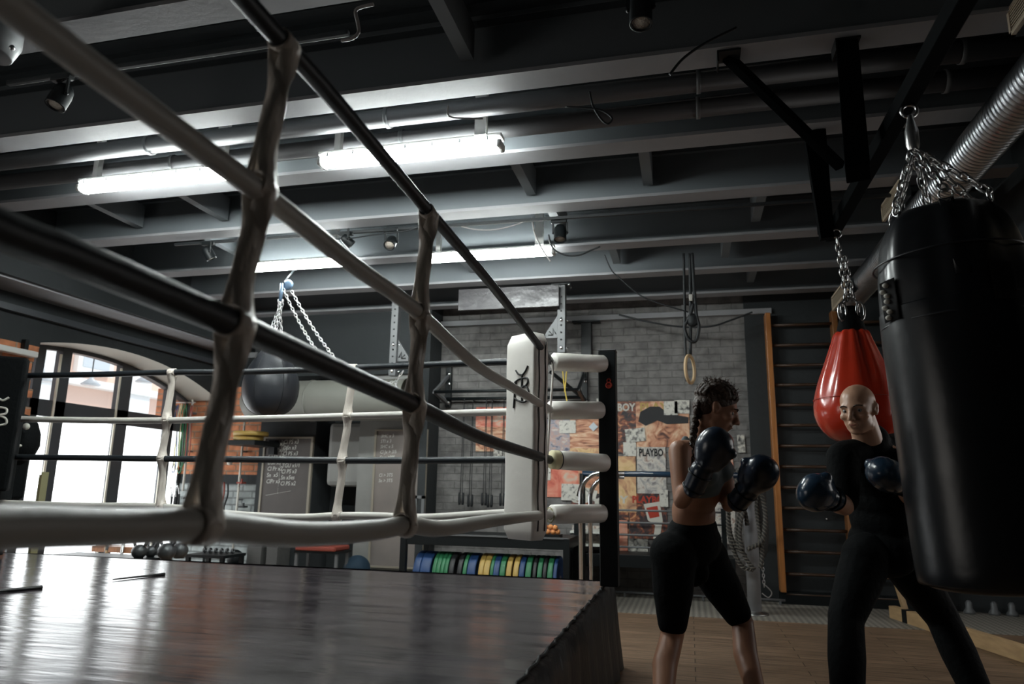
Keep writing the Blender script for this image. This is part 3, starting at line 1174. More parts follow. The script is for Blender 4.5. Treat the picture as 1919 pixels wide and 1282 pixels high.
strap([farp((661, 690)), farp((652, 780)), farp((642, 863)), farp((632, 967))], 0.058,
      'pale spacer strap on the far ropes between the two chalkboards', 'spacer straps on the far ropes', (0, -1, 0), 0.6, (1, 0, 0), [.0215, .0225, .0215, .024])
strap([farp((323, 698)), farp((313, 788)), farp((304, 860)), farp((303, 950))], 0.056,
      'pale spacer strap on the far ropes beside the arched window', 'spacer straps on the far ropes', (0, -1, 0), 0.6, (1, 0, 0), [.0215, .0225, .0215, .024])

# far left ring corner: black cushion with white monogram
c = onY(12, 780, 4.25)
t = thing('corner_cushion', (c.x, c.y, 1.0), 'black padded corner cushion with white monogram at the left end of the far ropes', 'corner cushion')
bx = V((0.707, 0.707, 0))
mb = MB()
p0 = onY(22, 780, 4.12)
mb.obox((p0.x - 0.14, p0.y + 0.02, 1.52), (0.26, 0.12, 0.98), Matrix.Rotation(math.radians(38), 3, 'Z'), 0.02)
build(mb, 'cushion', M['blackcloth'], t)
rm = Matrix.Rotation(math.radians(38), 3, 'Z')
fx, fy = rm @ V((1, 0, 0)), V((0, 0, 1))
fc = V((p0.x - 0.14, p0.y + 0.02, 1.52)) + rm @ V((0.020, -0.062, 0.05))
mb = MB()
for s in ([(-0.04, 0.135), (0.0, 0.11), (0.035, 0.135)], [(-0.02, 0.06), (0.03, 0.05), (0.03, 0.015), (-0.01, 0.0), (0.035, -0.02), (0.04, -0.06), (-0.03, -0.075)]):
    mb.tube(smooth_path([fc + fx * u + fy * zz for u, zz in s], 5), 0.008, 6)
build(mb, 'emblem', M['print'], t, label='white monogram')
t = thing('ring_post', (p0.x - 0.42, 4.5, 0.545), 'black ring post mostly out of view behind the left corner cushion', 'ring post')
build(MB().box(p0.x - 0.47, p0.x - 0.37, 4.45, 4.55, 0.545, 1.95, 0.005), 'post', M['black'], t)

# black body shield with pale dots behind the ropes at the left
c = onY(45, 832, 4.75)
t = thing('punch_shield', (c.x, c.y, 0.9), 'black rounded punch shield with pale round dots beside the window at left', 'punch shield')
mb = MB()
mb.lathe([(0, 0), (0.06, 0.0), (0.105, 0.05), (0.15, 0.10), (0.175, 0.17), (0.17, 0.27), (0.14, 0.36), (0.08, 0.42), (0, 0.44)], (c.x - 0.09, c.y, 1.22), (0, 0, 1), 28)
mb.box(c.x - 0.30, c.x - 0.02, c.y - 0.03, c.y + 0.10, 0.95, 1.30, 0.03)
build(mb, 'body', M['blackcloth'], t)
for u, v_ in ((45, 799), (6, 802), (30, 835)):
    q = onY(u, v_, 4.61)
    build(MB().ell(q + V((0, 0.02, 0)), (0.030, 0.022, 0.028 if v_ < 830 else 0.014), None, 14), 'dot', M['print'], t)
# pale panel at the lower left
c = onY(38, 940, 5.25)
t = thing('display_board', (c.x, 5.25, 0.5), 'pale blank display board with olive rim standing before the window at left', 'board')
e0, e1 = onY(-20, 893, 5.25), onY(80, 890, 5.25)
e0.x = max(e0.x - 0.3, -5.6) + 0.3
build(MB().box(e0.x - 0.3, e1.x, 5.23, 5.27, 0.0, e1.z), 'panel', M['whiteboard'], t)
build(MB().box(e0.x - 0.3, e1.x + 0.03, 5.215, 5.285, e1.z, e1.z + 0.025).box(e1.x, e1.x + 0.03, 5.215, 5.285, 0.0, e1.z), 'rim', M['olive'], t)

# ================================================================== CEILING LAMPS, TRACKS, PIPES
lamp_lab = ['glowing fluorescent batten, upper of the two at centre behind the black rope', 'glowing fluorescent batten at upper left, end hidden by the white rope',
            'glowing fluorescent batten, lower one left of the far strap', 'glowing fluorescent batten, lower one right under the far track spotlight']
for i, (a, b, br) in enumerate((((-2.21, 3.75, 3.12), (-1.01, 3.75, 3.12), True), ((-4.07, 3.77, 3.12), (-2.80, 3.77, 3.12), False),
                                ((-4.15, 5.66, 3.12), (-2.98, 5.66, 3.12), False), ((-2.24, 5.72, 3.12), (-1.06, 5.72, 3.12), False))):
    t = thing('ceiling_lamp', a, lamp_lab[i], 'lamp', 'fluorescent battens on the ceiling')
    y, z = a[1], a[2]
    s_ = 1.0 if i < 2 else 0.78
    build(MB().box(a[0], b[0], y - 0.040 * s_, y + 0.040 * s_, z + 0.03, z + 0.06, 0.008), 'housing', M['lamp_case'], t)
    mb = MB()
    prof = [(0.048 * s_ * math.cos(q), 0.052 * math.sin(q)) for q in [PI * 0.85 + PI * 1.3 * k / 10 for k in range(11)]]
    mb.prism([V((a[0] + 0.03, y + u, z + 0.012 + w_)) for u, w_ in prof], (b[0] - a[0] - 0.06, 0, 0))
    build(mb, 'diffuser', M['tube'], t)
    for x in (a[0] + 0.015, b[0] - 0.015):
        build(MB().box(x - 0.016, x + 0.016, y - 0.050 * s_, y + 0.050 * s_, z - 0.035, z + 0.015, 0.01), 'end_cap', M['lamp_case'], t)
    mb = MB()
    for k in range(7):
        x = a[0] + 0.08 + (b[0] - a[0] - 0.16) * k / 6
        mb.box(x - 0.006, x + 0.006, y - 0.062 * s_, y + 0.062 * s_, z + 0.005, z + 0.03)
    build(mb, 'clip', M['steel'], t)
    hang = b[0] - 0.13
    build(MB().box(hang - 0.035, hang + 0.035, y - 0.05, y - 0.01, z + 0.05, ZB + 0.34), 'bracket', M['lamp_case'], t)
    build(MB().box(a[0] + 0.1, a[0] + 0.14, y - 0.02, y + 0.02, z + 0.05, ZB + 0.34), 'bracket', M['lamp_case'], t)


def track(pts, lab):
    mb = MB()
    for a, b in zip(pts[:-1], pts[1:]):
        mb.bar(a, b, 0.024, 0.024, 0.003)
    return build(mb, 'lighting_track', M['cable'], None, lab, 'track', 'lighting tracks')


track([(-3.4, 2.62, 3.15), (-1.45, 2.62, 3.15)], 'thin black lighting track at the upper left ceiling')
track([(-4.3, 5.0, 3.15), (2.0, 5.10, 3.15)], 'long black lighting track below the middle ceiling beams')


def spot(p, d, lab, r=0.048, L=0.125, topz=3.15):
    p, d = V(p), V(d).normalized()
    t = thing('track_spotlight', p, lab, 'spotlight', 'black track spotlights')
    build(MB().lathe([(0, 0), (r * 0.7, 0), (r * 0.92, 0.02), (r, 0.05), (r, L), (r * 1.02, L + 0.004), (r * 0.86, L + 0.004), (r * 0.86, L - 0.012), (0, L - 0.012)], p - d * L * 0.5, d, 24), 'housing', M['black'], t)
    build(MB().lathe([(0, 0), (r * 0.82, 0), (r * 0.82, 0.004), (0, 0.006)], p + d * (L * 0.5 - 0.008), d, 20), 'lens', M['lampface'], t)
    mb = MB()
    u = d.cross(V((0, 0, 1)))
    u = (u if u.length > 0.1 else V((1, 0, 0))).normalized()
    top = V((p.x, p.y, topz - 0.01))
    for s in (1, -1):
        mb.bar(p + u * r * 1.12 * s, V((p.x, p.y, p.z + 0.085)) + u * r * 1.12 * s, 0.008, 0.014)
        mb.ell(p + u * r * 1.12 * s, 0.010, None, 8)
    mb.bar(V((p.x, p.y, p.z + 0.085)) + u * r * 1.12, V((p.x, p.y, p.z + 0.085)) - u * r * 1.12, 0.008, 0.014)
    mb.tube([V((p.x, p.y, p.z + 0.085)), top], 0.008, 6)
    build(mb, 'yoke', M['black'], t)
    build(MB().box(p.x - 0.07, p.x + 0.05, p.y - 0.016, p.y + 0.016, topz - 0.03, topz, 0.003), 'adapter', M['black'], t)
    return t


spot((-3.04, 2.62, 3.03), (-0.1, -0.3, -1), 'small black track spotlight at the upper left ceiling')
spot((-0.13, 2.62, 3.06), (0.0, -0.12, -1), 'black track spotlight at the top edge, above the middle of the picture', 0.046, 0.15, 3.2)
spot((-2.26, 5.0, 3.03), (0.05, -0.75, -0.75), 'black track spotlight facing the camera, left of the far near-rope strap', 0.046, 0.11)
spot((-0.90, 5.08, 3.04), (0.02, -0.25, -1), 'black track spotlight hanging above the lower right fluorescent batten', 0.048, 0.12)
spot((-3.95, 5.0, 3.05), (0.35, 0.35, -0.85), 'small grey black spotlight on the track, left of the nearest strap', 0.045, 0.11)
spot((-2.66, 5.02, 3.08), (0.6, 0.4, -0.6), 'small track spotlight half hidden by the upper white rope', 0.04, 0.1)

# industrial lamp head at the extreme upper left corner
c = onZ(-6, 60, 3.0)
t = thing('high_bay_lamp', c, 'large round grey lamp head cut off by the upper left picture edge', 'lamp')
build(MB().lathe([(0, 0.17), (0.05, 0.17), (0.07, 0.12), (0.10, 0.06), (0.115, -0.02), (0.10, -0.09), (0.095, -0.095), (0.0, -0.08)], c + V((-0.02, 0, 0)), (0.15, 0.1, 1), 28), 'shade', M['rackgrey'], t)
build(MB().tube([c + V((0, 0, 0.14)), c + V((0, 0.02, 0.5))], 0.012, 8), 'stem', M['black'], t)
build(MB().ell(c + V((0.10, 0.0, -0.09)), 0.012, None, 8).ell(c + V((-0.10, 0.0, -0.09)), 0.012, None, 8), 'clasp', M['steel'], t)

# pipes running along between the first beams
for (yy, zz, lab) in ((3.62, 3.30, 'nearer grey ceiling pipe running across between the beams'), (3.86, 3.28, 'farther grey ceiling pipe running across between the beams')):
    t = thing('ceiling_pipe', (0, yy, zz), lab, 'pipe', 'grey ceiling pipes')
    build(MB().tube([(-5.5, yy, zz), (2.1, yy, zz)], 0.055, 14), 'pipe', M['pipegrey'], t)
    for x in (-3.4, -1.7, 0.12, 1.4):
        build(MB().lathe([(0.058, -0.012), (0.064, -0.012), (0.064, 0.012), (0.058, 0.012)], (x, yy, zz), (1, 0, 0), 16), 'clamp', M['rackgrey'], t)


# loose cables
def cable(pts, r, m, lab, n=8):
    return build(MB().tube(smooth_path(pts, n), r, 6), 'cable', m, None, lab, 'cable')


cable([onY(x, y, 5.0) for x, y in ((575, 445), (640, 448), (700, 440), (760, 433), (785, 425))], 0.006, M['cable'], 'thin black cable slung under the far lighting track at centre left')
cable([onY(x, y, 5.05) for x, y in ((850, 420), (890, 430), (930, 430), (970, 420), (985, 412))], 0.005, M['cablegrey'], 'thin grey cable looping under the far track before the pale beam')
cable([onY(x, y, 5.3) for x, y in ((997, 408), (1003, 440), (1018, 470), (1032, 490))], 0.007, M['cablegrey'], 'grey cable dropping across the right end of the lower fluorescent batten')
cable([onY(x, y, 5.2) for x, y in ((1028, 440), (1036, 465), (1060, 478), (1085, 478), (1105, 470), (1125, 462))], 0.007, M['cable'], 'black cable drooping from the far spotlight to a dark bracket')
cable([onY(x, y, 5.9) for x, y in ((1133, 478), (1145, 505), (1160, 520), (1195, 550), (1225, 565), (1290, 585))], 0.006, M['cable'], 'thin black cable hanging from the dark bracket towards the right')
cable([onY(x, y, 3.55) for x, y in ((1105, 172), (1112, 200), (1128, 225), (1140, 232), (1146, 220), (1120, 205), (1060, 200))], 0.006, M['cable'], 'loose black cable looped around the ceiling pipes')
cable([onY(x, y, 3.3) for x, y in ((840, 198), (842, 218), (880, 222), (905, 222))], 0.005, M['cablegrey'], 'short pale cable beside the upper fluorescent bracket')
cable([onY(x, y, 2.45) for x, y in ((640, 76), (660, 72), (672, 60), (670, 40), (668, 18), (700, 8))], 0.008, M['cablegrey'], 'grey flex curling up from the upper track end')
cable([onY(x, y, 7.7) for x, y in ((1160, 590), (1210, 602), (1270, 612), (1330, 612), (1370, 600), (1410, 585))], 0.010, M['cable'], 'black cable sagging along the top of the painted brick wall')
cable([onY(x, y, 3.0) for x, y in ((1255, 140), (1280, 110), (1320, 82), (1380, 52))], 0.007, M['cable'], 'thin black cable running up behind the nearest long beam')

# crumpled plastic sheet and boxes tucked between the far beams
a, b = onY(862, 545, 6.9), onY(1048, 575, 6.9)
build(MB().box(a.x, b.x, 6.86, 6.89, b.z, a.z), 'plastic_sheet', M['crumple'], None, 'crumpled grey plastic sheet covering the gap between far beams', 'sheet')

# ================================================================== BAG RIG AND BAGS
XBm = 0.87
t = thing('bag_rig', (XBm, 3.0, 2.5), 'black steel hanging frame under the beams that carries the punch bags', 'steel frame')
zb_ = CZ + 1.665 * XBm
build(MB().box(XBm - 0.03, XBm + 0.03, 0.6, 4.35, zb_ + 0.02, zb_ + 0.09, 0.004), 'rail', M['rig'], t)
for lab, p, q, wdt in (('post', onZ(1588, 85, ZB), V((0.725, 3.0, 2.42)), 0.095), ('post', V((0.80, 4.12, ZB)), V((0.80, 4.12, zb_ + 0.0)), 0.075), ('post', V((0.84, 1.2, ZB)), V((0.84, 1.2, zb_ + 0.08)), 0.09)):
    build(MB().bar(p, q, wdt, wdt, 0.004), lab, M['rig'], t)
a = onZ(1362, 106, ZB)
b = onY(1575, 312, 3.75)
build(MB().bar(a, b, 0.045, 0.045, 0.003), 'brace', M['rig'], t)
b0 = onY(1520, 262, 3.95)
b1 = onY(1550, 448, 3.95)
build(MB().bar(b0, b1, 0.05, 0.07, 0.003), 'hanger', M['rig'], t)
for (x_, y_) in ((1365, 104), (1585, 82)):
    c = onZ(x_, y_, ZB - 0.005)
    build(MB().box(c.x - 0.055, c.x + 0.055, c.y - 0.05, c.y + 0.05, ZB - 0.012, ZB - 0.002).box(c.x - 0.055, c.x - 0.047, c.y - 0.05, c.y + 0.05, ZB - 0.06, ZB - 0.01), 'bracket', M['black'], t)
b2 = onY(1735, 60, 2.6)

# red uppercut bag
c = at(1592, 700, 4.18)
by = XBm / 0.2115
c = V((XBm + 0.02, by, 0))


def red_z(y):
    return onY(1592, y, by).z


zt_, zl_ = red_z(617), red_z(833)
H = zt_ - zl_
t = thing('uppercut_bag', (c.x, c.y, zl_), 'glossy red teardrop punch bag hanging by a chain behind the bald man', 'punch bag', 'hanging punch bags')
prof = [(0, 0), (0.06, 0.006), (0.115, 0.035), (0.155, 0.085), (0.187, 0.16), (0.203, 0.24), (0.205, 0.32), (0.196, 0.42), (0.175, 0.54), (0.148, 0.66), (0.122, 0.78), (0.098, 0.89), (0.082, 0.965), (0.05, 0.99), (0, 1.0)]
sc = 1.06
prof = [(r * sc, h * H) for r, h in smooth_path([(a, b, 0) for a, b in prof], 3) and [(p.x, p.y) for p in smooth_path([(a, b, 0) for a, b in prof], 3)]]


def red_fn(th, i, r):
    f = i / (len(prof) - 1)
    k = max(0.0, (f - 0.38) / 0.62)
    return r * (1 - 0.16 * k * (0.5 + 0.5 * math.cos(5 * th + 0.6)) ** 3 + 0.05 * k * math.sin(11 * th + 1))


axis = V((0.0, 0, 1))
build(MB().lathe(prof, (c.x, c.y, zl_), axis, 72, fn=red_fn), 'shell', M['redbag'], t)
rs_ = [((V((math.cos(2 * PI * k / 40), math.sin(2 * PI * k / 40), 0)) * (0.204 * sc + 0.001)) + V((c.x, c.y, zl_ + H * 0.38))) for k in range(40)]
build(MB().tube(rs_, 0.0016, 5, closed=True), 'seam', M['redprint'], t)
build(MB().lathe([(0.078, 0), (0.07, 0.03), (0.052, 0.10), (0.035, 0.145), (0.0, 0.15)], (c.x, c.y, zt_ - 0.02), (0, 0, 1), 20), 'collar', M['blackcloth'], t)
mb = MB()
for sx in (-1, 1):
    lp = [V((c.x + sx * 0.045 + 0.02 * math.cos(a), c.y - 0.04, zt_ + 0.09 + 0.05 * math.sin(a))) for a in [2 * PI * k / 14 for k in range(14)]]
    mb.tube(lp, 0.007, 6, closed=True)
lp = [V((c.x + 0.045 * math.cos(a), c.y - 0.01, zt_ + 0.115 + 0.06 * math.sin(a))) for a in [2 * PI * k / 18 for k in range(18)]]
mb.tube(lp, 0.007, 6, closed=True)
build(mb, 'shackle', M['steel'], t)
ztop = onY(1573, 437, by).z
build(MB().chain((c.x - 0.01, c.y, zt_ + 0.16), (c.x - 0.035, c.y, ztop - 0.03), 0.045, 0.0055).chain((c.x + 0.02, c.y, zt_ + 0.16), (c.x - 0.005, c.y, zt_ + 0.42), 0.045, 0.0055), 'chain', M['steel'], t)
lp = [V((c.x - 0.035 + 0.025 * math.cos(a), c.y, ztop + 0.025 * math.sin(a))) for a in [2 * PI * k / 14 for k in range(14)]]
build(MB().tube(lp, 0.006, 6, closed=True), 'eye_ring', M['steel'], t)

# big black heavy bag
bc = onY(1792, 800, 2.78)
byy = bc.y
bx_ = onY(1758, 384, byy).x
rb = 0.248
ztb = onY(1740, 402, byy).z
zbb = onY(1862, 1105, byy).z - 0.0
t = thing('heavy_bag', (bx_, byy, zbb), 'huge black leather heavy bag hanging by chains at the right edge', 'punch bag', 'hanging punch bags')
Hb = ztb - zbb
pf = [(0, 0), (rb * 0.7, 0.0), (rb * 0.93, 0.02), (rb, 0.07), (rb * 1.01, Hb * 0.4), (rb * 1.0, Hb * 0.7), (rb * 0.985, Hb - 0.36), (rb * 0.96, Hb - 0.23), (rb * 0.86, Hb - 0.10), (rb * 0.70, Hb - 0.02), (rb * 0.5, Hb - 0.0), (0, Hb - 0.02)]
pf = [(p.x, p.y) for p in smooth_path([(a, b, 0) for a, b in pf], 4)]


def bag_fn(th, i, r):
    h = pf[i][1]
    k = max(0.0, min(1.0, (h - Hb + 0.55) / 0.4))
    return r * (1 + k * 0.035 * noise.noise(V((math.cos(th) * 3, math.sin(th) * 3, h * 1.5))) * 2 - 0.025 * k * (0.5 + 0.5 * math.cos(6 * th)) ** 4
                + 0.006 * noise.noise(V((math.cos(th) * 2, math.sin(th) * 2, h * 5))))


BAGX = {}
btop = onY(1758, 384, byy)
bbot = onY(1880, 1105, byy)
tilt = (btop - bbot).normalized()
btop = V((bx_, byy, ztb))
RB = V((0, 0, 1)).rotation_difference(tilt).to_matrix()


def tilted(o):
    off = btop - ORG[t]
    o.data.transform(Matrix.Translation(off) @ RB.to_4x4() @ Matrix.Translation(-off))
    return o


tilted(build(MB().lathe(pf, (bx_, byy, zbb), (0, 0, 1), 84, fn=bag_fn), 'shell', M['leather'], t))
mb = MB()
for hh in (Hb - 0.19, Hb - 0.42):
    rg = [V((bx_ + math.cos(a) * (rb * 0.985), byy + math.sin(a) * rb * 0.985, zbb + hh)) for a in [2 * PI * k / 60 for k in range(60)]]
    mb.tube(rg, 0.004, 6, closed=True)
tilted(build(mb, 'seam', M['bagdark'], t))
vd = V((-bx_, -byy, 0)).normalized()
sd = V((vd.y, -vd.x, 0)) * -1
sw = onY(1704, 208, byy)
for k in range(6):
    a = 2 * PI * k / 6 + 0.35
    dr = V((math.cos(a), math.sin(a), 0))
    p = V((bx_, byy, ztb)) + dr * rb * 0.68 + V((0, 0, -0.02))
    mb = MB()
    q = V((bx_, byy, ztb - 0.30)) + dr * (rb * 1.0)
    mb.ribbon([p + V((0, 0, 0.02)), p + dr * 0.03 + V((0, 0, -0.06)), p + dr * 0.055 + V((0, 0, -0.16)), q], 0.045, [dr.cross(V((0, 0, 1)))] * 4, 0.006)
    tilted(build(mb, 'strap', M['leather'], t))
    p = btop + RB @ (p - btop)
    mb = MB()
    rg = [p + V((0, 0, 0.03)) + dr.cross(V((0, 0, 1))) * 0.022 * math.cos(a2) + V((0, 0, 1)) * 0.022 * math.sin(a2) for a2 in [2 * PI * j / 12 for j in range(12)]]
    mb.tube(rg, 0.004, 6, closed=True)
    mb.chain(p + V((0, 0, 0.045)), sw + V((0, 0, -0.16)), 0.05, 0.0052)
    build(mb, 'chain', M['steel'], t)
mb = MB()
mb.lathe([(0.018, 0), (0.024, 0.02), (0.024, 0.08), (0.012, 0.13), (0.012, 0.145)], sw + V((0, 0, -0.165)), (0, 0, 1), 14)
lp = [sw + V((0.028 * math.cos(a), 0, 0.0 + 0.026 * math.sin(a))) for a in [2 * PI * k / 14 for k in range(14)]]
mb.tube(lp, 0.007, 6, closed=True)
build(mb, 'swivel', M['steel'], t)
# shackle from the swivel to the rail
mb = MB()
mb.tube([sw + V((-0.02, 0, 0.02)), V((XBm, byy, zb_ + 0.03))], 0.006, 6)
build(mb, 'hook', M['black'], t)


def on_bag(px, py):
    """point on the bag's front surface seen at a pixel"""
    d = RB.inverted() @ ray(px, py)
    E0 = btop + RB.inverted() @ (EYE - btop)
    o = E0 - V((bx_, byy, 0))
    a = d.x ** 2 + d.y ** 2
    b = 2 * (o.x * d.x + o.y * d.y)
    c_ = o.x ** 2 + o.y ** 2 - (rb + 0.004) ** 2
    disc = max(0.0, b * b - 4 * a * c_)
    s = (-b - math.sqrt(disc)) / (2 * a)
    return E0 + d * s


def bag_patch(a0, a1, z0, z1, m, nm, lab=None, off=0.004):
    tb = bmesh.new()
    n = 10
    rows = []
    for i in range(n + 1):
        a = a0 + (a1 - a0) * i / n
        rr = rb * 1.02 + off
        rows.append([tb.verts.new(V((bx_ + math.cos(a) * rr, byy + math.sin(a) * rr, z))) for z in (z0, (z0 + z1) / 2, z1)])
    for i in range(n):
        for j in range(2):
            tb.faces.new((rows[i][j], rows[i + 1][j], rows[i + 1][j + 1], rows[i][j + 1])).smooth = True
    bmesh.ops.solidify(tb, geom=tb.faces[:], thickness=0.003)
    return tilted(build(MB()._merge(tb), nm, m, t, label=lab))


pl = on_bag(1668, 565)
al = math.atan2(pl.y - byy, pl.x - bx_)
bag_patch(al - 0.16, al + 0.16, on_bag(1665, 605).z, on_bag(1665, 525).z, M['patch'], 'label_patch', 'dark cloth label with pale print')
mb = MB()
zz0, zz1 = on_bag(1665, 598).z, on_bag(1665, 535).z
for k in range(7):
    a = al - 0.02 + 0.05 * math.sin(k * 2.2)
    rr = rb * 1.02 + 0.009
    mb.ell((bx_ + math.cos(a) * rr, byy + math.sin(a) * rr, zz0 + (zz1 - zz0) * k / 6), (0.012, 0.012, 0.009), None, 8)
tilted(build(mb, 'print', M['print'], t))
pr_ = on_bag(1880, 520)
ar = math.atan2(pr_.y - byy, pr_.x - bx_)
bag_patch(ar - 0.16, ar + 0.16, on_bag(1880, 560).z, on_bag(1880, 490).z, M['bagdark'], 'label_patch')

# ================================================================== SPIRAL DUCT AND GRILLES
dx, dz = 1.60, CZ + 1.86
t = thing('spiral_duct', (dx, 3.0, dz), 'shiny spiral ventilation duct running along the ceiling at right', 'duct')
prof = []
y = 0.2
r0_ = 0.115
while y < 7.5:
    prof += [(r0_, y), (r0_, y + 0.024), (r0_ + 0.003, y + 0.027), (r0_ + 0.003, y + 0.031)]
    y += 0.034
build(MB().lathe(prof, (dx, 0, dz), (0, 1, 0), 36), 'duct', M['galv'], t)
for y in (2.2, 5.4):
    build(MB().lathe([(r0_ + 0.002, -0.02), (r0_ + 0.012, -0.02), (r0_ + 0.012, 0.02), (r0_ + 0.002, 0.02)], (dx, y, dz), (0, 1, 0), 30).tube([(dx, y, dz + 0.12), (dx, y, ZB + 0.3)], 0.006, 6), 'hanger', M['galv'], t)


def grille(x0y0, x1y1, hh, X, lab):
    a = onX(*x0y0, X)
    b = onX(*x1y1, X)
    z0, z1 = (a.z + b.z) / 2 - hh / 2, (a.z + b.z) / 2 + hh / 2
    t = thing('vent_grille', (X, a.y, z0), lab, 'vent', 'pale slatted vents on the duct')
    y0, y1 = sorted((a.y, b.y))
    mb = MB()
    mb.box(X, X + 0.02, y0, y1, z0, z0 + 0.018).box(X, X + 0.02, y0, y1, z1 - 0.018, z1).box(X, X + 0.02, y0, y0 + 0.018, z0, z1).box(X, X + 0.02, y1 - 0.018, y1, z0, z1)
    build(mb, 'frame', M['trim'], t)
    mb = MB()
    k = 0
    z = z0 + 0.026
    while z < z1 - 0.02:
        mb.box(X + 0.004, X + 0.016, y0 + 0.015, y1 - 0.015, z, z + 0.006)
        z += 0.0135
    build(mb, 'slat', M['trim'], t)
    build(MB().box(X + 0.018, X + 0.06, y0, y1, z0, z1), 'box', M['dark'], t)


grille((1652, 405), (1687, 346), 0.13, 1.42, 'larger pale slatted vent on the duct, left of the heavy bag chains')
grille((1889, 50), (1930, -20), 0.13, 1.42, 'vent corner cut off by the upper right picture corner')
grille((1558, 566), (1586, 540), 0.14, 1.42, 'smaller pale slatted vent beside the chain of the red bag')

# ================================================================== PEOPLE
def frame(fwd, up):
    f = V(fwd).normalized()
    u = V(up)
    r = f.cross(u).normalized()
    u = r.cross(f).normalized()
    return Matrix((r, f, u)).transposed()          # columns: right, forward, up


class Blob:
    """overlapping tapered shapes fused into one continuous surface"""
    def __init__(self):
        self.m = MB()

    def cap(self, a, b, ra, rb_, seg=16, flat=1.0):
        a, b = V(a), V(b)
        L = (b - a).length
        n = 6
        pts = [a.lerp(b, i / n) for i in range(n + 1)]
        rr = [ra + (rb_ - ra) * i / n for i in range(n + 1)]
        self.m.tube(pts, rr, seg, flat=flat)
        self.m.ell(a, ra, None, 14)
        self.m.ell(b, rb_, None, 14)
        return self

    def limb(self, pts, rad):
        for i in range(len(pts) - 1):
            self.cap(pts[i], pts[i + 1], rad[i], rad[i + 1])
        return self

    def ell(self, c, r, rot=None, seg=24):
        self.m.ell(c, r, rot, seg)
        return self

    def fuse(self, voxel=0.008, smooth=6, push=()):
        me = bpy.data.meshes.new('t')
        self.m.bm.to_mesh(me)
        self.m.bm.free()
        o = bpy.data.objects.new('t', me)
        C.objects.link(o)
        r = o.modifiers.new('r', 'REMESH')
        r.mode = 'VOXEL'
        r.voxel_size = voxel
        r.use_smooth_shade = True
        s = o.modifiers.new('s', 'SMOOTH')
        s.factor = 0.5
        s.iterations = smooth
        dg = bpy.context.evaluated_depsgraph_get()
        out = bpy.data.meshes.new_from_object(o.evaluated_get(dg))
        bpy.data.objects.remove(o)
        bpy.data.meshes.remove(me)
        bm = bmesh.new()
        bm.from_mesh(out)
        bpy.data.meshes.remove(out)
        for c, rad, vec in push:
            c, vec = V(c), V(vec)
            for v in bm.verts:
                d2 = (v.co - c).length_squared
                if d2 < (rad * 3) ** 2:
                    v.co += vec * math.exp(-d2 / (rad * rad))
        for f in bm.faces:
            f.smooth = True
        m = MB()
        m.bm.free()
        m.bm = bm
        return m


def head_shapes(B, hc, R, s=1.0, fem=False):
    """hc: head centre (eye level, between the ears); R: columns right, forward, up"""
    def P(x, y, z):
        return hc + R @ V((x * s, y * s, z * s))
    k = 0.96 if fem else 1.0
    B.ell(P(0, -0.012, 0.035), (0.074 * k * s, 0.094 * s, 0.082 * s), R, 28)
    B.ell(P(0, 0.018, 0.010), (0.066 * k * s, 0.074 * s, 0.078 * s), R, 24)
    B.ell(P(0, 0.026, -0.048), (0.059 * k * s, 0.058 * s, 0.056 * s), R, 22)
    B.ell(P(0, 0.058, -0.088), (0.028 * k * s, 0.024 * s, 0.022 * s), R, 16)   # chin
    for sx in (-1, 1):
        B.ell(P(sx * 0.042, 0.058, -0.022), (0.024 * s, 0.024 * s, 0.018 * s), R, 16)     # cheekbone
        B.cap(P(sx * 0.046, 0.010, -0.075), P(sx * 0.016, 0.058, -0.092), 0.017 * s, 0.015 * s, 10)  # jaw line
        B.cap(P(sx * 0.014, 0.083, 0.024), P(sx * 0.045, 0.068, 0.024), 0.011 * s, 0.009 * s, 10)    # brow
        # ear
        e = P(sx * 0.074 * k, -0.006, -0.004)
        B.ell(e, (0.010 * s, 0.019 * s, 0.032 * s), R @ Matrix.Rotation(sx * 0.35, 3, 'Z'), 16)
        B.ell(P(sx * 0.080 * k, -0.014, 0.012), (0.008 * s, 0.014 * s, 0.016 * s), R, 12)
        B.ell(P(sx * 0.012, 0.100, -0.032), (0.009 * s, 0.010 * s, 0.008 * s), R, 10)        # nostril wing
    B.cap(P(0, 0.088, 0.016), P(0, 0.108, -0.022), 0.010 * s, 0.012 * s, 12)                 # nose bridge
    B.ell(P(0, 0.112, -0.028), (0.012 * s, 0.012 * s, 0.011 * s), R, 12)
    B.cap(P(-0.016, 0.086, -0.054), P(0.016, 0.086, -0.054), 0.0085 * s, 0.0085 * s, 10)     # upper lip
    B.cap(P(-0.013, 0.083, -0.066), P(0.013, 0.083, -0.066), 0.0085 * s, 0.0085 * s, 10)
    push = []
    for sx in (-1, 1):
        push.append((P(sx * 0.031, 0.086, 0.004), 0.015 * s, R @ V((0, -0.011 * s, 0))))
        push.append((P(sx * 0.083 * k, 0.0, -0.004), 0.008 * s, R @ V((-sx * 0.006 * s, 0, 0))))
    push.append((P(0, 0.094, -0.060), 0.006 * s, R @ V((0, -0.006 * s, 0))))
    return P, push


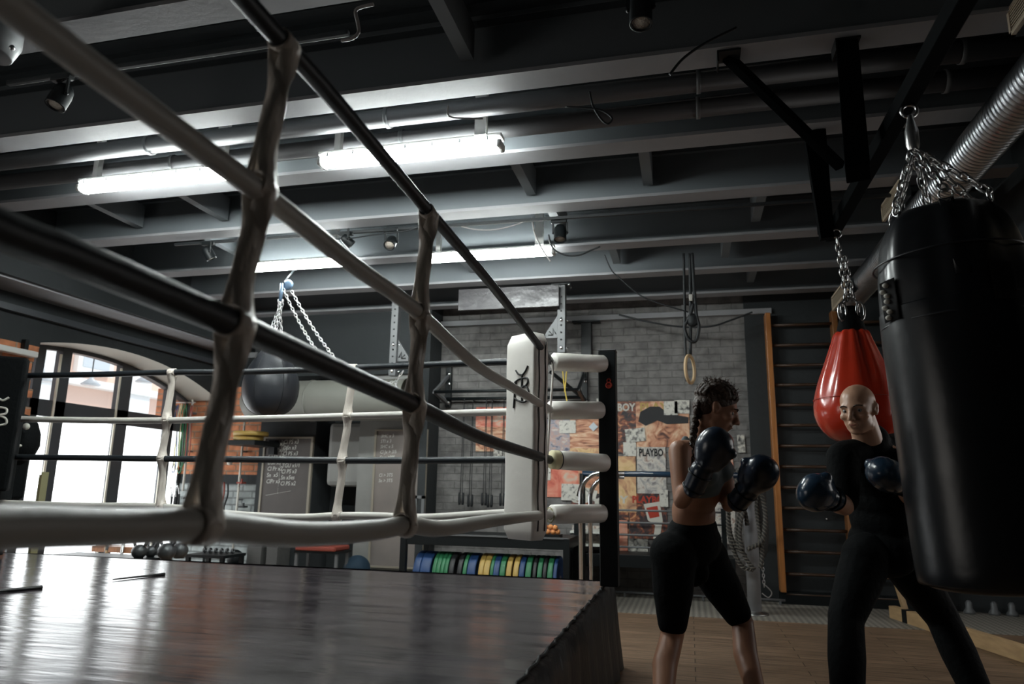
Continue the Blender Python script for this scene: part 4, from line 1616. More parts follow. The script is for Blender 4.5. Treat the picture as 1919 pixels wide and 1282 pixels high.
def head_parts(t, P, R, s, brow_m):
    for sx in (-1, 1):
        build(MB().ell(P(sx * 0.031, 0.066, 0.004), 0.0125 * s, None, 14), 'eye', M['eye'], t)
        build(MB().ell(P(sx * 0.031 - 0.001, 0.0765, 0.003), 0.0045 * s, None, 10), 'iris', M['iris'], t)
        q = [P(sx * 0.014, 0.090, 0.023), P(sx * 0.031, 0.091, 0.030), P(sx * 0.049, 0.074, 0.024)]
        build(MB().tube(smooth_path(q, 4), [0.003 * s] * 9, 6), 'eyebrow', brow_m, t)
    q = [P(-0.021, 0.084, -0.061), P(-0.008, 0.093, -0.059), P(0.0, 0.094, -0.060), P(0.008, 0.093, -0.059), P(0.021, 0.084, -0.061)]
    build(MB().tube(smooth_path(q, 4), [0.0025 * s] * 17, 6), 'mouth_line', M['lips'], t)


def glove(t, wrist, centre, thumb_dir, m, s=1.0):
    wrist, centre = V(wrist), V(centre)
    d = (centre - wrist).normalized()
    td = V(thumb_dir)
    td = (td - d * td.dot(d)).normalized()
    n = d.cross(td)
    R = Matrix((n, td, d)).transposed()
    B = Blob()
    B.ell(centre + d * 0.010, (0.066 * s, 0.074 * s, 0.092 * s), R, 28)
    B.ell(centre + d * 0.035 + td * 0.018, (0.062 * s, 0.060 * s, 0.062 * s), R, 24)
    B.ell(centre - d * 0.03, (0.056 * s, 0.062 * s, 0.06 * s), R, 24)
    B.cap(wrist - d * 0.055, wrist + d * 0.03, 0.047 * s, 0.050 * s)
    B.cap(centre - d * 0.055 + td * 0.045, centre + d * 0.025 + td * 0.078, 0.026 * s, 0.025 * s)
    crease = [(centre + d * 0.0 + td * 0.090, 0.016, -td * 0.006)]
    build(B.fuse(0.0065, 6, crease), 'boxing_glove', m, t)
    mb = MB()
    ring = [wrist + d * 0.012 + (n * math.cos(a) + td * math.sin(a)) * 0.0505 * s for a in [2 * PI * k / 24 for k in range(24)]]
    mb.tube(ring, 0.004, 6, closed=True)
    ring = [wrist - d * 0.058 + (n * math.cos(a) + td * math.sin(a)) * 0.046 * s for a in [2 * PI * k / 24 for k in range(24)]]
    mb.tube(ring, 0.005, 6, closed=True)
    build(mb, 'cuff_piping', M['black'], t)


def shoe(t, ankle, fwd, m):
    ankle = V(ankle)
    f = V(fwd).normalized()
    R = frame(f, (0, 0, 1))
    B = Blob()
    g = V((ankle.x, ankle.y, 0))
    B.ell(g + f * 0.12 + V((0, 0, 0.035)), (0.045, 0.075, 0.033), R)
    B.ell(g + f * 0.03 + V((0, 0, 0.045)), (0.04, 0.09, 0.043), R)
    B.ell(g - f * 0.04 + V((0, 0, 0.04)), (0.036, 0.045, 0.038), R)
    B.cap(g + V((0, 0, 0.05)), ankle + V((0, 0, 0.05)), 0.042, 0.042)
    mb = B.fuse(0.008, 4)
    for v in mb.bm.verts:
        v.co.z = max(v.co.z, 0.006)
    build(mb, 'shoe', m, t)


# ---------- the woman
hipc = at(1296, 1018, 3.34)
t = thing('person', (hipc.x, hipc.y, 0), 'woman with braided hair, grey sports top and black shorts, dark gloves raised before her face', 'person')
# head
Rw = frame((0.93, 0.02, -0.36), (0.34, 0.05, 1))
hcw = at(1343, 768, 3.28)
neckb = at(1306, 838, 3.32)
Rsh, Lsh = at(1274, 846, 3.20), at(1350, 868, 3.44)
Rel, Lel = at(1277, 938, 3.05), at(1366, 945, 3.32)
Rwr, Lwr = at(1310, 893, 2.96), at(1395, 925, 3.16)
Rgl, Lgl = at(1334, 842, 2.92), at(1422, 892, 3.10)
chest = at(1313, 878, 3.32)
waist = at(1300, 962, 3.34)
RH, LH = at(1262, 1042, 3.26), at(1322, 1046, 3.42)
RK, LK = at(1260, 1190, 3.22), at(1392, 1168, 3.40)
RA = onZ(1232, 1397, 0.10)
LA = onZ(1436, 1392, 0.10)
Tf = V((0.81, -0.59, 0)).normalized()
Tr = Tf.cross(V((0, 0, 1)))
Tt = frame(Tf, (neckb - waist).normalized())

B = Blob()
Pw, pushw = head_shapes(B, hcw, Rw, 0.97, True)
B.cap(neckb - V((0, 0, 0.02)), hcw + Rw @ V((0, -0.025, -0.05)), 0.053, 0.047)
# torso
B.ell(chest, (0.148, 0.098, 0.135), Tt, 28)
B.ell(chest + V((0, 0, 0.075)), (0.155, 0.075, 0.07), Tt, 24)
B.cap(neckb - V((0, 0, 0.015)), Rsh.lerp(neckb, 0.15), 0.048, 0.050)
B.cap(neckb - V((0, 0, 0.015)), Lsh.lerp(neckb, 0.15), 0.048, 0.050)
B.ell(waist, (0.122, 0.088, 0.13), Tt, 26)
B.ell(chest.lerp(waist, 0.5), (0.130, 0.088, 0.12), Tt, 26)
B.ell(hipc, (0.160, 0.115, 0.12), Tt, 26)
for p in (RH, LH):
    B.ell(p + V((0, 0, 0.0)), (0.098, 0.105, 0.11), Tt)
# arms
B.limb([Rsh, Rsh.lerp(Rel, 0.35), Rel], [0.052, 0.047, 0.036])
B.limb([Rel, Rel.lerp(Rwr, 0.3), Rwr], [0.037, 0.041, 0.027])
B.limb([Lsh, Lsh.lerp(Lel, 0.35), Lel], [0.052, 0.047, 0.036])
B.limb([Lel, Lel.lerp(Lwr, 0.3), Lwr], [0.037, 0.041, 0.027])
B.ell(Rwr.lerp(Rgl, 0.6), (0.035, 0.035, 0.035))
B.ell(Lwr.lerp(Lgl, 0.6), (0.035, 0.035, 0.035))
# legs
for H_, K_, A_ in ((RH, RK, RA), (LH, LK, LA)):
    B.limb([H_, H_.lerp(K_, 0.45), K_], [0.094, 0.082, 0.053])
    B.limb([K_, K_.lerp(A_, 0.3) + V((-0.015, 0.015, 0)), K_.lerp(A_, 0.65), A_], [0.052, 0.056, 0.042, 0.033])
build(B.fuse(0.0062, 7, pushw), 'body', M['skin'], t)
head_parts(t, Pw, Rw, 0.97, M['hair'])
# sports top
B = Blob()
B.ell(chest - V((0, 0, 0.01)), (0.153, 0.104, 0.125), Tt, 28)
B.ell(chest.lerp(waist, 0.40), (0.137, 0.096, 0.085), Tt, 26)
for sx in (-1, 1):
    B.ell(chest + Tt @ V((sx * 0.062, 0.072, -0.015)), (0.060, 0.055, 0.058), Tt, 22)
    B.cap(chest + Tt @ V((sx * 0.085, 0.045, 0.07)), chest + Tt @ V((sx * 0.075, -0.01, 0.145)), 0.024, 0.018)
    B.cap(chest + Tt @ V((sx * 0.075, -0.01, 0.145)), chest + Tt @ V((sx * 0.055, -0.065, 0.06)), 0.018, 0.026)
B.cap(chest + Tt @ V((0, -0.060, 0.09)), chest + Tt @ V((0, -0.065, 0.0)), 0.045, 0.060)
build(B.fuse(0.0075, 5), 'sports_top', M['top'], t)
# shorts
B = Blob()
B.ell(hipc - V((0, 0, 0.00)), (0.168, 0.124, 0.115), Tt, 28)
B.ell(hipc.lerp(waist, 0.45), (0.140, 0.103, 0.085), Tt, 28)
for H_, K_ in ((RH, RK), (LH, LK)):
    B.ell(H_, (0.105, 0.112, 0.115), Tt)
    B.limb([H_, H_.lerp(K_, 0.45), H_.lerp(K_, 0.84)], [0.104, 0.092, 0.069])
B.ell((RH + LH) / 2 - V((0, 0, 0.06)), (0.06, 0.10, 0.075), Tt)
build(B.fuse(0.008, 5), 'shorts', M['blackcloth'], t)
glove(t, Rwr, Rgl, (0.75, -0.2, -0.5), M['glove'], 0.98)
glove(t, Lwr, Lgl, (-0.4, -0.4, 0.7), M['glove'], 1.02)
shoe(t, RA, (0.8, -0.5, 0), M['black'])
shoe(t, LA, (0.9, -0.3, 0), M['black'])
# hair: cap with ridges swept back, and braids
B = Blob()
s = 0.97
B.ell(Pw(0, -0.022, 0.048), (0.079, 0.097, 0.082), Rw, 28)
B.ell(Pw(0, -0.055, 0.005), (0.070, 0.060, 0.065), Rw, 24)
for j in range(-4, 5):
    a = j * 0.30
    for k in range(13):
        th = math.radians(20 + k * 13.5)
        x = math.sin(a) * 0.082
        rr = math.cos(a * 0.8)
        p = Pw(x, 0.097 * math.cos(th) * rr - 0.020, 0.048 + 0.089 * math.sin(th) * rr)
        B.ell(p, (0.012, 0.012, 0.011) if k % 2 else (0.009, 0.011, 0.014), Rw, 8)
build(B.fuse(0.0045, 1), 'hair', M['hair'], t)
mb = MB()
rnd = random.Random(3)
for i in range(70):
    a, th = rnd.uniform(-1.2, 1.2), rnd.uniform(0.2, 2.6)
    p = Pw(math.sin(a) * 0.085, 0.100 * math.cos(th) * math.cos(a * 0.7) - 0.02, 0.05 + 0.093 * math.sin(th) * math.cos(a * 0.7))
    d = (p - hcw).normalized()
    mb.tube([p, p + d * 0.012 + V((rnd.uniform(-.01, .01), rnd.uniform(-.01, .01), 0.006)), p + d * 0.018 + V((rnd.uniform(-.02, .02), rnd.uniform(-.02, .02), 0.002))], [0.0015, 0.001, 0.0004], 4)
build(mb, 'loose_strands', M['hair'], t)
for (dy, end) in ((0.0, 0), (0.03, 1)):
    st_ = Pw(0.045 if dy == 0 else -0.03, -0.085, 0.0)
    q = smooth_path([st_, at(1302, 800, 3.24 + dy * 3), at(1297, 840, 3.20 + dy * 4), at(1301, 885, 3.20 + dy * 4)], 7)
    mb = MB()
    for i, p in enumerate(q):
        off = Tr * 0.008 * (1 if i % 2 else -1)
        rr = 0.017 * (1 - 0.45 * i / len(q))
        mb.ell(p + off, (rr, rr, rr * 1.3), None, 10)
    build(mb, 'braid', M['hair'], t)

# ---------- the man
def AM(x, y, D):
    return EYE + ray(x, y) * D * 0.95


mh = AM(1654, 1030, 3.64)
t = thing('person', (mh.x, mh.y, 0), 'bald man in black clothes with blue boxing gloves, stance wide beside the heavy bag', 'person')
Rm = frame((-0.52, -0.83, -0.20), (-0.10, -0.12, 1))
hcm = AM(1608, 768, 3.56)
neckm = AM(1631, 834, 3.63)
RshM, LshM = AM(1580, 858, 3.56), AM(1696, 840, 3.76)
RelM, LelM = AM(1582, 948, 3.44), AM(1716, 950, 3.62)
RwrM, LwrM = AM(1553, 932, 3.22), AM(1690, 905, 3.36)
RglM, LglM = AM(1531, 925, 3.12), AM(1665, 892, 3.24)
chm = AM(1640, 886, 3.66)
wam = AM(1652, 968, 3.66)
RHm, LHm = AM(1624, 1045, 3.58), AM(1688, 1045, 3.74)
RKm, LKm = AM(1585, 1158, 3.46), AM(1766, 1158, 3.74)
RAm, LAm = onZ(1590, 1378, 0.10), onZ(1856, 1352, 0.10)
Mf = V((-0.80, -0.60, 0)).normalized()
Mt = frame(Mf, (neckm - wam).normalized())
B = Blob()
Pm, pushm = head_shapes(B, hcm, Rm, 1.03, False)
B.cap(neckm - V((0, 0, 0.02)), hcm + Rm @ V((0, -0.022, -0.045)), 0.070, 0.062)
B.ell(chm, (0.185, 0.118, 0.155), Mt, 28)
B.ell(chm + V((0, 0, 0.08)), (0.185, 0.09, 0.08), Mt, 24)
B.ell(wam, (0.150, 0.110, 0.15), Mt, 26)
B.ell(chm.lerp(wam, 0.5), (0.160, 0.11, 0.13), Mt, 26)
B.ell(mh, (0.165, 0.12, 0.13), Mt, 26)
for S_, E_, W_, G_ in ((RshM, RelM, RwrM, RglM), (LshM, LelM, LwrM, LglM)):
    B.cap(neckm - V((0, 0, 0.01)), S_.lerp(neckm, 0.12), 0.058, 0.062)
    B.limb([S_, S_.lerp(E_, 0.35), E_], [0.066, 0.060, 0.044])
    B.limb([E_, E_.lerp(W_, 0.3), W_], [0.045, 0.049, 0.033])
    B.ell(W_.lerp(G_, 0.6), (0.04, 0.04, 0.04))
for H_, K_, A_ in ((RHm, RKm, RAm), (LHm, LKm, LAm)):
    B.limb([H_, H_.lerp(K_, 0.45), K_], [0.100, 0.088, 0.060])
    B.limb([K_, K_.lerp(A_, 0.3), K_.lerp(A_, 0.65), A_], [0.058, 0.060, 0.046, 0.038])
build(B.fuse(0.0062, 7, pushm), 'body', M['skin_m'], t)
head_parts(t, Pm, Rm, 1.03, M['hair'])
# shirt
B = Blob()
B.ell(chm, (0.196, 0.130, 0.160), Mt, 28)
B.ell(chm + V((0, 0, 0.075)), (0.196, 0.102, 0.082), Mt, 24)
B.ell(wam, (0.164, 0.124, 0.16), Mt, 26)
B.ell(chm.lerp(wam, 0.5), (0.172, 0.122, 0.14), Mt, 26)
B.ell(mh + V((0, 0, 0.03)), (0.172, 0.128, 0.11), Mt, 26)
for S_, E_ in ((RshM, RelM), (LshM, LelM)):
    B.cap(neckm - V((0, 0, 0.028)), S_.lerp(neckm, 0.12), 0.068, 0.078)
    B.limb([S_, S_.lerp(E_, 0.35), S_.lerp(E_, 0.86)], [0.078, 0.073, 0.066])
B.cap(neckm - V((0, 0, 0.03)), neckm + V((0.014, 0.014, 0.026)), 0.090, 0.080)
build(B.fuse(0.008, 5), 't_shirt', M['blackcloth'], t)
# trousers
B = Blob()
B.ell(mh, (0.172, 0.128, 0.13), Mt, 26)
for H_, K_, A_ in ((RHm, RKm, RAm), (LHm, LKm, LAm)):
    B.ell(H_, (0.112, 0.118, 0.12), Mt)
    B.limb([H_, H_.lerp(K_, 0.45), K_], [0.112, 0.102, 0.080])
    B.limb([K_, K_.lerp(A_, 0.35), K_.lerp(A_, 0.92)], [0.078, 0.082, 0.064])
build(B.fuse(0.009, 5), 'trousers', M['blackcloth'], t)
glove(t, RwrM, RglM, (0.6, 0.2, 0.5), M['gloveblue'], 1.10)
glove(t, LwrM, LglM, (-0.6, 0.3, 0.5), M['gloveblue'], 1.12)
shoe(t, RAm, (-0.8, -0.5, 0), M['black'])
shoe(t, LAm, (0.3, -0.9, 0), M['black'])

# ================================================================== ALONG THE BACK WALL
YF_ = YW - 0.01


def rect(px0, py0, px1, py1, Y):
    a = onY((px0 + px1) / 2, py0, Y)
    b = onY((px0 + px1) / 2, py1, Y)
    l = onY(px0, (py0 + py1) / 2, Y)
    r = onY(px1, (py0 + py1) / 2, Y)
    return l.x, r.x, b.z, a.z


# chalkboards
def chalkboard(x0, x1, z0, z1, Y, m, lab, lines, sz):
    t = thing('chalkboard', ((x0 + x1) / 2, Y, z0), lab, 'chalkboard', 'tall chalkboards on the back wall')
    build(MB().box(x0, x1, Y, Y + 0.02, z0, z1), 'board', m, t)
    for a, b, c, d in ((x0 - .025, x0, z0, z1), (x1, x1 + .03, z0, z1), (x0 - .025, x1 + .03, z1, z1 + .02), (x0 - .025, x1 + .03, z0 - .02, z0)):
        build(MB().box(a, b, Y - 0.012, Y + 0.025, c, d), 'rim', M['boardframe'], t)
    for txt, x, z, s in lines:
        text(txt, s, (x, Y - 0.002, z), (1, 0.0, 0.03), (0, 0, 1), 'chalk_writing', M['chalk'], t, 0.001, 'LEFT', 0.15, 0.0, 0.85)
    return t


YB1 = 7.985
x0, x1, z0, z1 = rect(492, 822, 578, 985, YB1)
L = []
left = ['Cl Pr x3', 'TGU x1/1', 'Cl Pr x3', 'DSn x3', 'Cl Pr x2', 'Sn  x5', 'ClPr x5']
right = ['Cl PS x3', 'DSn x3', 'Cl PS x3', 'DSn x3', 'TGU x1/1', 'Cl PS x3', 'Sn x5es', 'Cl PS x2']
for i, s_ in enumerate(left):
    L.append((s_, x0 + 0.05, z1 - 0.07 - i * 0.077, 0.074))
for i, s_ in enumerate(right):
    L.append((s_, x0 + 0.25, z1 - 0.045 - i * 0.073, 0.072))
t = chalkboard(x0, x1, z0, z1, YB1, M['board'], 'dark tall chalkboard with two columns of chalk writing beside the orange brick', L, 0.07)
build(MB().tube([(x0 + 0.23, YB1 - 0.001, z1 - 0.02), (x0 + 0.225, YB1 - 0.001, z1 - 0.68)], 0.002, 4), 'chalk_line', M['chalk'], t)
build(MB().tube([(x0 + 0.06, YB1 - 0.001, z1 - 0.70), (x0 + 0.40, YB1 - 0.001, z1 - 0.64)], 0.002, 4), 'chalk_line', M['chalk'], t)
YB2 = 7.77
x0, x1, z0, z1 = rect(700, 808, 792, 1062, YB2)
L = []
for i, s_ in enumerate(['3HC x 3', 'STI x 3', 'SHC x 5', 'Cl Jx > 3/5', 'Sn x >99f', '', '', 'Cl > 3T5', 'Sn > 3T5']):
    if s_:
        L.append((s_, x0 + 0.05, z1 - 0.06 - i * 0.062 - (0.02 if i > 5 else 0), 0.056))
t = chalkboard(x0, x1, z0, z1, YB2, M['board2'], 'pale dusty chalkboard with faint chalk writing on the grey pier', L, 0.06)

# pale fat duct with its rounded end, and the hanging pad below
za, zb2 = onY(560, 715, 7.45).z, onY(560, 790, 7.45).z
rr = (za - zb2) / 2
t = thing('ventilation_duct', (-4.4, 7.45, zb2), 'fat pale grey air duct with rounded end lying behind the black teardrop bag', 'duct')
xl, xr = onY(462, 745, 7.45).x, -3.05
build(MB().lathe([(0, 0), (rr * 0.55, 0.02), (rr * 0.85, 0.08), (rr, 0.2), (rr, xr - xl)], (xl, 7.42, (za + zb2) / 2), (1, 0, 0), 36), 'duct', M['tank'], t)
build(MB().lathe([(rr + .001, 0), (rr + .008, 0.0), (rr + .008, 0.02), (rr + .001, .02)], (xl + 0.9, 7.42, (za + zb2) / 2), (1, 0, 0), 36), 'collar', M['tank'], t)
x0, x1, z0, z1 = rect(616, 792, 686, 912, 8.0)
t = thing('wall_pad', ((x0 + x1) / 2, 8.0, z0), 'grey rounded padded panel in the dark niche between the chalkboards', 'panel')
build(MB().box(x0, x1, 7.95, 8.12, z0, z1, 0.06), 'pad', M['grey'], t)
build(MB().box(x0 + 0.05, x1 - 0.05, 8.10, YW + 0.36, z0 + 0.1, z1 - 0.1), 'backing', M['dark'], t)

# fluorescent case, unlit, on the left wall
a, b = onX(-10, 648, -5.93), onX(68, 664, -5.93)
t = thing('ceiling_lamp', (a + b) / 2, 'unlit pale lamp case on the brick wall at the left picture edge', 'lamp')
build(MB().box(-5.99, -5.90, a.y - 0.5, b.y, b.z - 0.035, b.z + 0.02, 0.01), 'case', M['lamp_case'], t)
build(MB().box(-5.985, -5.94, a.y, a.y + 0.04, b.z + 0.02, b.z + 0.12), 'bracket', M['black'], t)
build(MB().box(-5.985, -5.94, b.y - 0.12, b.y - 0.08, b.z + 0.02, b.z + 0.12), 'bracket', M['black'], t)

# black teardrop bag hanging at the left, in front of the duct
YG = 5.60
c = onY(507, 730, YG)
zt_, zl_ = onY(507, 655, YG).z, onY(507, 781, YG).z
r_ = abs(onY(552, 730, YG).x - onY(462, 730, YG).x) / 2
H = zt_ - zl_
t = thing('uppercut_bag', (c.x, YG, zl_), 'dark charcoal teardrop punch bag hanging over the far ropes at left', 'punch bag', 'hanging punch bags')
pf = [(0, 0), (0.35, 0.015), (0.7, 0.09), (0.93, 0.23), (1.0, 0.40), (0.97, 0.55), (0.85, 0.70), (0.66, 0.84), (0.45, 0.96), (0.25, 1.0), (0, 1.0)]
pf = [(p.x * r_, p.y * H) for p in smooth_path([(a_, b_, 0) for a_, b_ in pf], 4)]
build(MB().lathe(pf, (c.x, YG, zl_), (0, 0, 1), 40), 'shell', M['bagdark'], t)
mb = MB()
for k in range(6):
    a_ = 2 * PI * k / 6 + 0.5
    mb.tube([V((c.x, YG, zl_)) + V((math.cos(a_) * (rr2 + 0.001), math.sin(a_) * (rr2 + 0.001), hh)) for rr2, hh in pf[3:-4]], 0.0035, 5)
build(mb, 'seam', M['cable'], t)
build(MB().obox((c.x - 0.10, YG - r_ * 0.72, zl_ + H * 0.86), (0.09, 0.012, 0.06), Matrix.Rotation(-0.5, 3, 'X')), 'label_patch', M['patch'], t)
hk = onY(528, 535, YG)
for k in range(5):
    a_ = 2 * PI * k / 5
    build(MB().chain((c.x + 0.10 * math.cos(a_), YG + 0.10 * math.sin(a_), zt_ - 0.04), hk + V((-0.02 + 0.012 * k, 0, -0.14)), 0.045, 0.0042, seg=8), 'chain', M['steel'], t)
mb = MB()
mb.tube([hk + V((0, 0, -0.15)), hk + V((0, 0, 0.02))], 0.016, 8)
mb.ell(hk + V((0.03, 0.05, 0.02)), (0.055, 0.03, 0.05), None, 14)
build(mb, 'swivel', M['hanger_blue'], t)
build(MB().tube([hk + V((0, 0, 0)), (hk.x, 5.90, ZB + 0.05)], 0.012, 6), 'hook', M['black'], t)
for k, (xa, ya, xb, yb) in enumerate(((530, 540, 592, 655), (546, 545, 628, 672))):
    o = build(MB().chain(onY(xa, ya, YG + 0.02), onY(xb, yb, YG - 0.05), 0.045, 0.0045, seg=8, sag=0.03), 'chain', M['steel'], None,
              'slack bright chain slanting down to the right from the %s of the teardrop bag hook' % ('left' if k == 0 else 'right'), 'chain', 'slack chains')

# drilled uprights hanging from the beams
YR = 7.0


def upright(px0, py0, px1, py1, Y, lab, gus):
    a, b = onY(px0, py0, Y), onY(px1, py1, Y)
    x = (a.x + b.x) / 2
    t = thing('rack_upright', (x, Y, b.z), lab, 'rack upright', 'drilled steel uprights hung from the beams')
    build(MB().box(x - 0.04, x + 0.04, Y - 0.04, Y + 0.04, b.z, ZB, 0.003), 'post', M['upright'], t)
    build(MB().box(x - 0.10, x + 0.10, Y - 0.08, Y + 0.06, ZB - 0.012, ZB - 0.002), 'flange', M['black'], t)
    mb = MB()
    z = b.z + 0.06
    while z < ZB - 0.1:
        mb.lathe([(0.010, 0), (0.010, 0.003), (0, 0.003)], (x, Y - 0.0415, z), (0, -1, 0), 10)
        z += 0.075
    build(mb, 'hole', M['ink'], t)
    for dz in (0.05, 0.34):
        build(MB().ell((x, Y - 0.047, b.z + dz), (0.018, 0.010, 0.018), None, 10), 'bolt', M['chrome'], t)
        build(MB().ell((x + 0.055, Y, b.z + dz), (0.014, 0.012, 0.012), None, 10), 'bolt', M['chrome'], t)
    for dx_, dy_ in ((-.085, -.07), (.085, -.07), (.085, .04)):
        build(MB().ell((x + dx_, Y + dy_, ZB - 0.02), (0.012, 0.012, 0.010), None, 8), 'bolt', M['chrome'], t)
    if gus:
        s = gus
        mb = MB()
        p0 = V((x + s * 0.04, Y - 0.01, b.z + 0.16))
        mb.prism([p0, p0 + V((0, 0, 0.24)), p0 + V((s * 0.13, 0, 0.05)), p0 + V((s * 0.13, 0, 0.0))], (0, 0.02, 0))
        build(mb, 'gusset', M['upright'], t)
        mb = MB()
        for q in ([(0.02, 0.04), (0.05, 0.10), (0.05, 0.03), (0.09, 0.07)], [(0.05, 0.03), (0.10, 0.03)]):
            mb.tube([p0 + V((s * u, -0.004, zz)) for u, zz in q], 0.006, 5)
        build(mb, 'cutout', M['ink'], t)
    return t


upright(740, 560, 741, 705, YR, 'perforated grey steel upright hanging from a beam left of the white cushion', 1)
upright(1053, 528, 1053, 662, YR, 'perforated grey steel upright hanging from a beam right of the white cushion', -1)
a = onY(705, 714, YR)
b = onY(752, 700, YR)
build(MB().chain(onY(698, 716, 7.0), onY(742, 714, 7.0), 0.04, 0.0045, seg=8, sag=0.02).chain(onY(742, 714, 7.0), onY(742, 730, 7.0), 0.04, 0.0045, seg=8)
      .chain(onY(742, 714, 7.0), onY(756, 695, 7.0), 0.04, 0.0045, seg=8), 'chain', M['steel'], None, 'short bright chain hooked under the left perforated upright', 'chain')

# wall-mounted pull-up bar
zb3 = onY(960, 735, 7.75).z
xl, xr = onY(832, 735, 7.95).x, onY(1092, 735, 7.95).x
t = thing('pull_up_bar', ((xl + xr) / 2, 8.0, zb3), 'black wall mounted pull up bar with triangular brackets behind the cushion', 'pull-up bar')
build(MB().tube([(xl - 0.0, 7.62, zb3), (xr, 7.62, zb3)], 0.018, 10), 'bar', M['black'], t)
build(MB().tube([(xl, 8.05, zb3 - 0.03), (xr, 8.05, zb3 - 0.03)], 0.02, 8), 'cross_rail', M['black'], t)
for x in (xl, xr):
    build(MB().box(x - 0.035, x + 0.035, 8.09, 8.145, zb3 - 0.12, zb3 + 0.42, 0.004), 'wall_plate', M['black'], t)
    mb = MB()
    mb.bar((x, 8.1, zb3 - 0.08), (x, 7.62, zb3), 0.035, 0.035).bar((x, 8.1, zb3 + 0.26), (x, 7.62, zb3 + 0.0), 0.03, 0.03)
    s = -1 if x == xl else -1
    mb.bar((x, 8.08, zb3 - 0.05), (x + s * 0.33, 7.7, zb3 + 0.22), 0.03, 0.03)
    build(mb, 'bracket_arm', M['rackgrey'] if x == xl else M['black'], t)
    for dz in (-0.07, 0.16, 0.28):
        build(MB().ell((x + 0.01, 8.085, zb3 + dz), (0.022, 0.012, 0.022), None, 10), 'bolt', M['chrome'], t)
x_ = onY(1098, 600, 8.05).x
t = thing('wall_bracket', (x_, 8.05, 2.3), 'tall black steel bracket on the painted brick behind the right upright', 'bracket')
build(MB().box(x_ - 0.06, x_ + 0.06, 8.06, 8.145, onY(1098, 690, 8.05).z, 3.04, 0.004), 'plate', M['black'], t)
build(MB().box(x_ - 0.16, x_ + 0.16, 8.02, 8.145, 3.03, 3.05), 'flange', M['black'], t)
cx_ = onY(1062, 720, 7.9)
build(MB().tube(smooth_path([onY(1054, 690, 7.6), onY(1057, 720, 7.6), onY(1063, 755, 7.6)], 5), 0.007, 6)
      .tube(smooth_path([onY(1062, 690, 7.6), onY(1060, 718, 7.6), onY(1058, 735, 7.6)], 5), 0.007, 6), 'hanging_strap', M['yellowstrap'], None, 'thin yellow strap hanging from the pull up bar', 'strap')

# skipping ropes on the wall
t0 = None
lbl = ['leftmost of the skipping ropes hanging on the painted brick', 'second skipping rope from the left on the painted brick', 'third skipping rope from the left on the painted brick',
       'fourth skipping rope from the left on the painted brick', 'skipping rope hanging nearest the white cushion on the brick']
for i, px in enumerate((864, 881, 907, 918, 941)):
    topz = onY(px, 748, 7.98).z
    p = onY(px, 938, 7.98)
    if t0 is None:
        t0 = thing('skipping_rope', p, lbl[0], 'skipping rope', 'skipping ropes hanging on the brick wall')
        mb = MB()
        mb.tube(smooth_path([V((p.x - 0.012, 7.98, p.z + 0.08)), V((p.x - 0.008, 7.985, p.z + 0.6)), V((p.x, 7.99, topz)), V((p.x + 0.01, 7.985, p.z + 0.6)), V((p.x + 0.012, 7.98, p.z + 0.08))], 8), 0.0045, 6)
        build(mb, 'cord', M['cable'], t0)
        for s_ in (-1, 1):
            build(MB().lathe([(0, 0), (0.013, 0), (0.017, 0.03), (0.014, 0.12), (0.009, 0.14), (0, 0.14)], (p.x + s_ * 0.016, 7.98 + 0.01 * s_, p.z - 0.05), (s_ * 0.03, 0, 1), 12), 'handle', M['cable'], t0)
        build(MB().tube([(p.x, 7.99, topz), (p.x, 8.14, topz + 0.01)], 0.006, 6), 'peg', M['black'], t0)
        base0 = p.copy()
    else:
        dup(t0, (p.x, p.y, base0.z + (-0.02 if i % 2 else 0.0)), 0, lbl[i])

# ------------------------------------------------ posters and clippings pasted on the wall
skin_c = [(0.10, 0.04, 0.03), (0.48, 0.20, 0.11), (0.66, 0.38, 0.24), (0.74, 0.60, 0.42)]
pal = {
    'skin': skin_c,
    'pale': [(0.16, 0.14, 0.15), (0.42, 0.40, 0.38), (0.62, 0.58, 0.52), (0.30, 0.20, 0.16)],
    'blue': [(0.09, 0.09, 0.14), (0.34, 0.33, 0.37), (0.46, 0.30, 0.26), (0.55, 0.52, 0.50)],
    'red': [(0.50, 0.08, 0.05), (0.66, 0.18, 0.12), (0.72, 0.32, 0.22), (0.60, 0.50, 0.40)],
    'dark': [(0.015, 0.015, 0.02), (0.05, 0.03, 0.03), (0.22, 0.06, 0.03), (0.62, 0.30, 0.14)],
    'warm': [(0.60, 0.40, 0.18), (0.72, 0.50, 0.26), (0.55, 0.30, 0.16), (0.20, 0.10, 0.08)],
    'bw': [(0.02, 0.02, 0.02), (0.25, 0.24, 0.22), (0.60, 0.58, 0.52), (0.66, 0.63, 0.56)],
    'news': [(0.10, 0.10, 0.09), (0.55, 0.53, 0.48), (0.62, 0.60, 0.54), (0.62, 0.60, 0.54)],
}
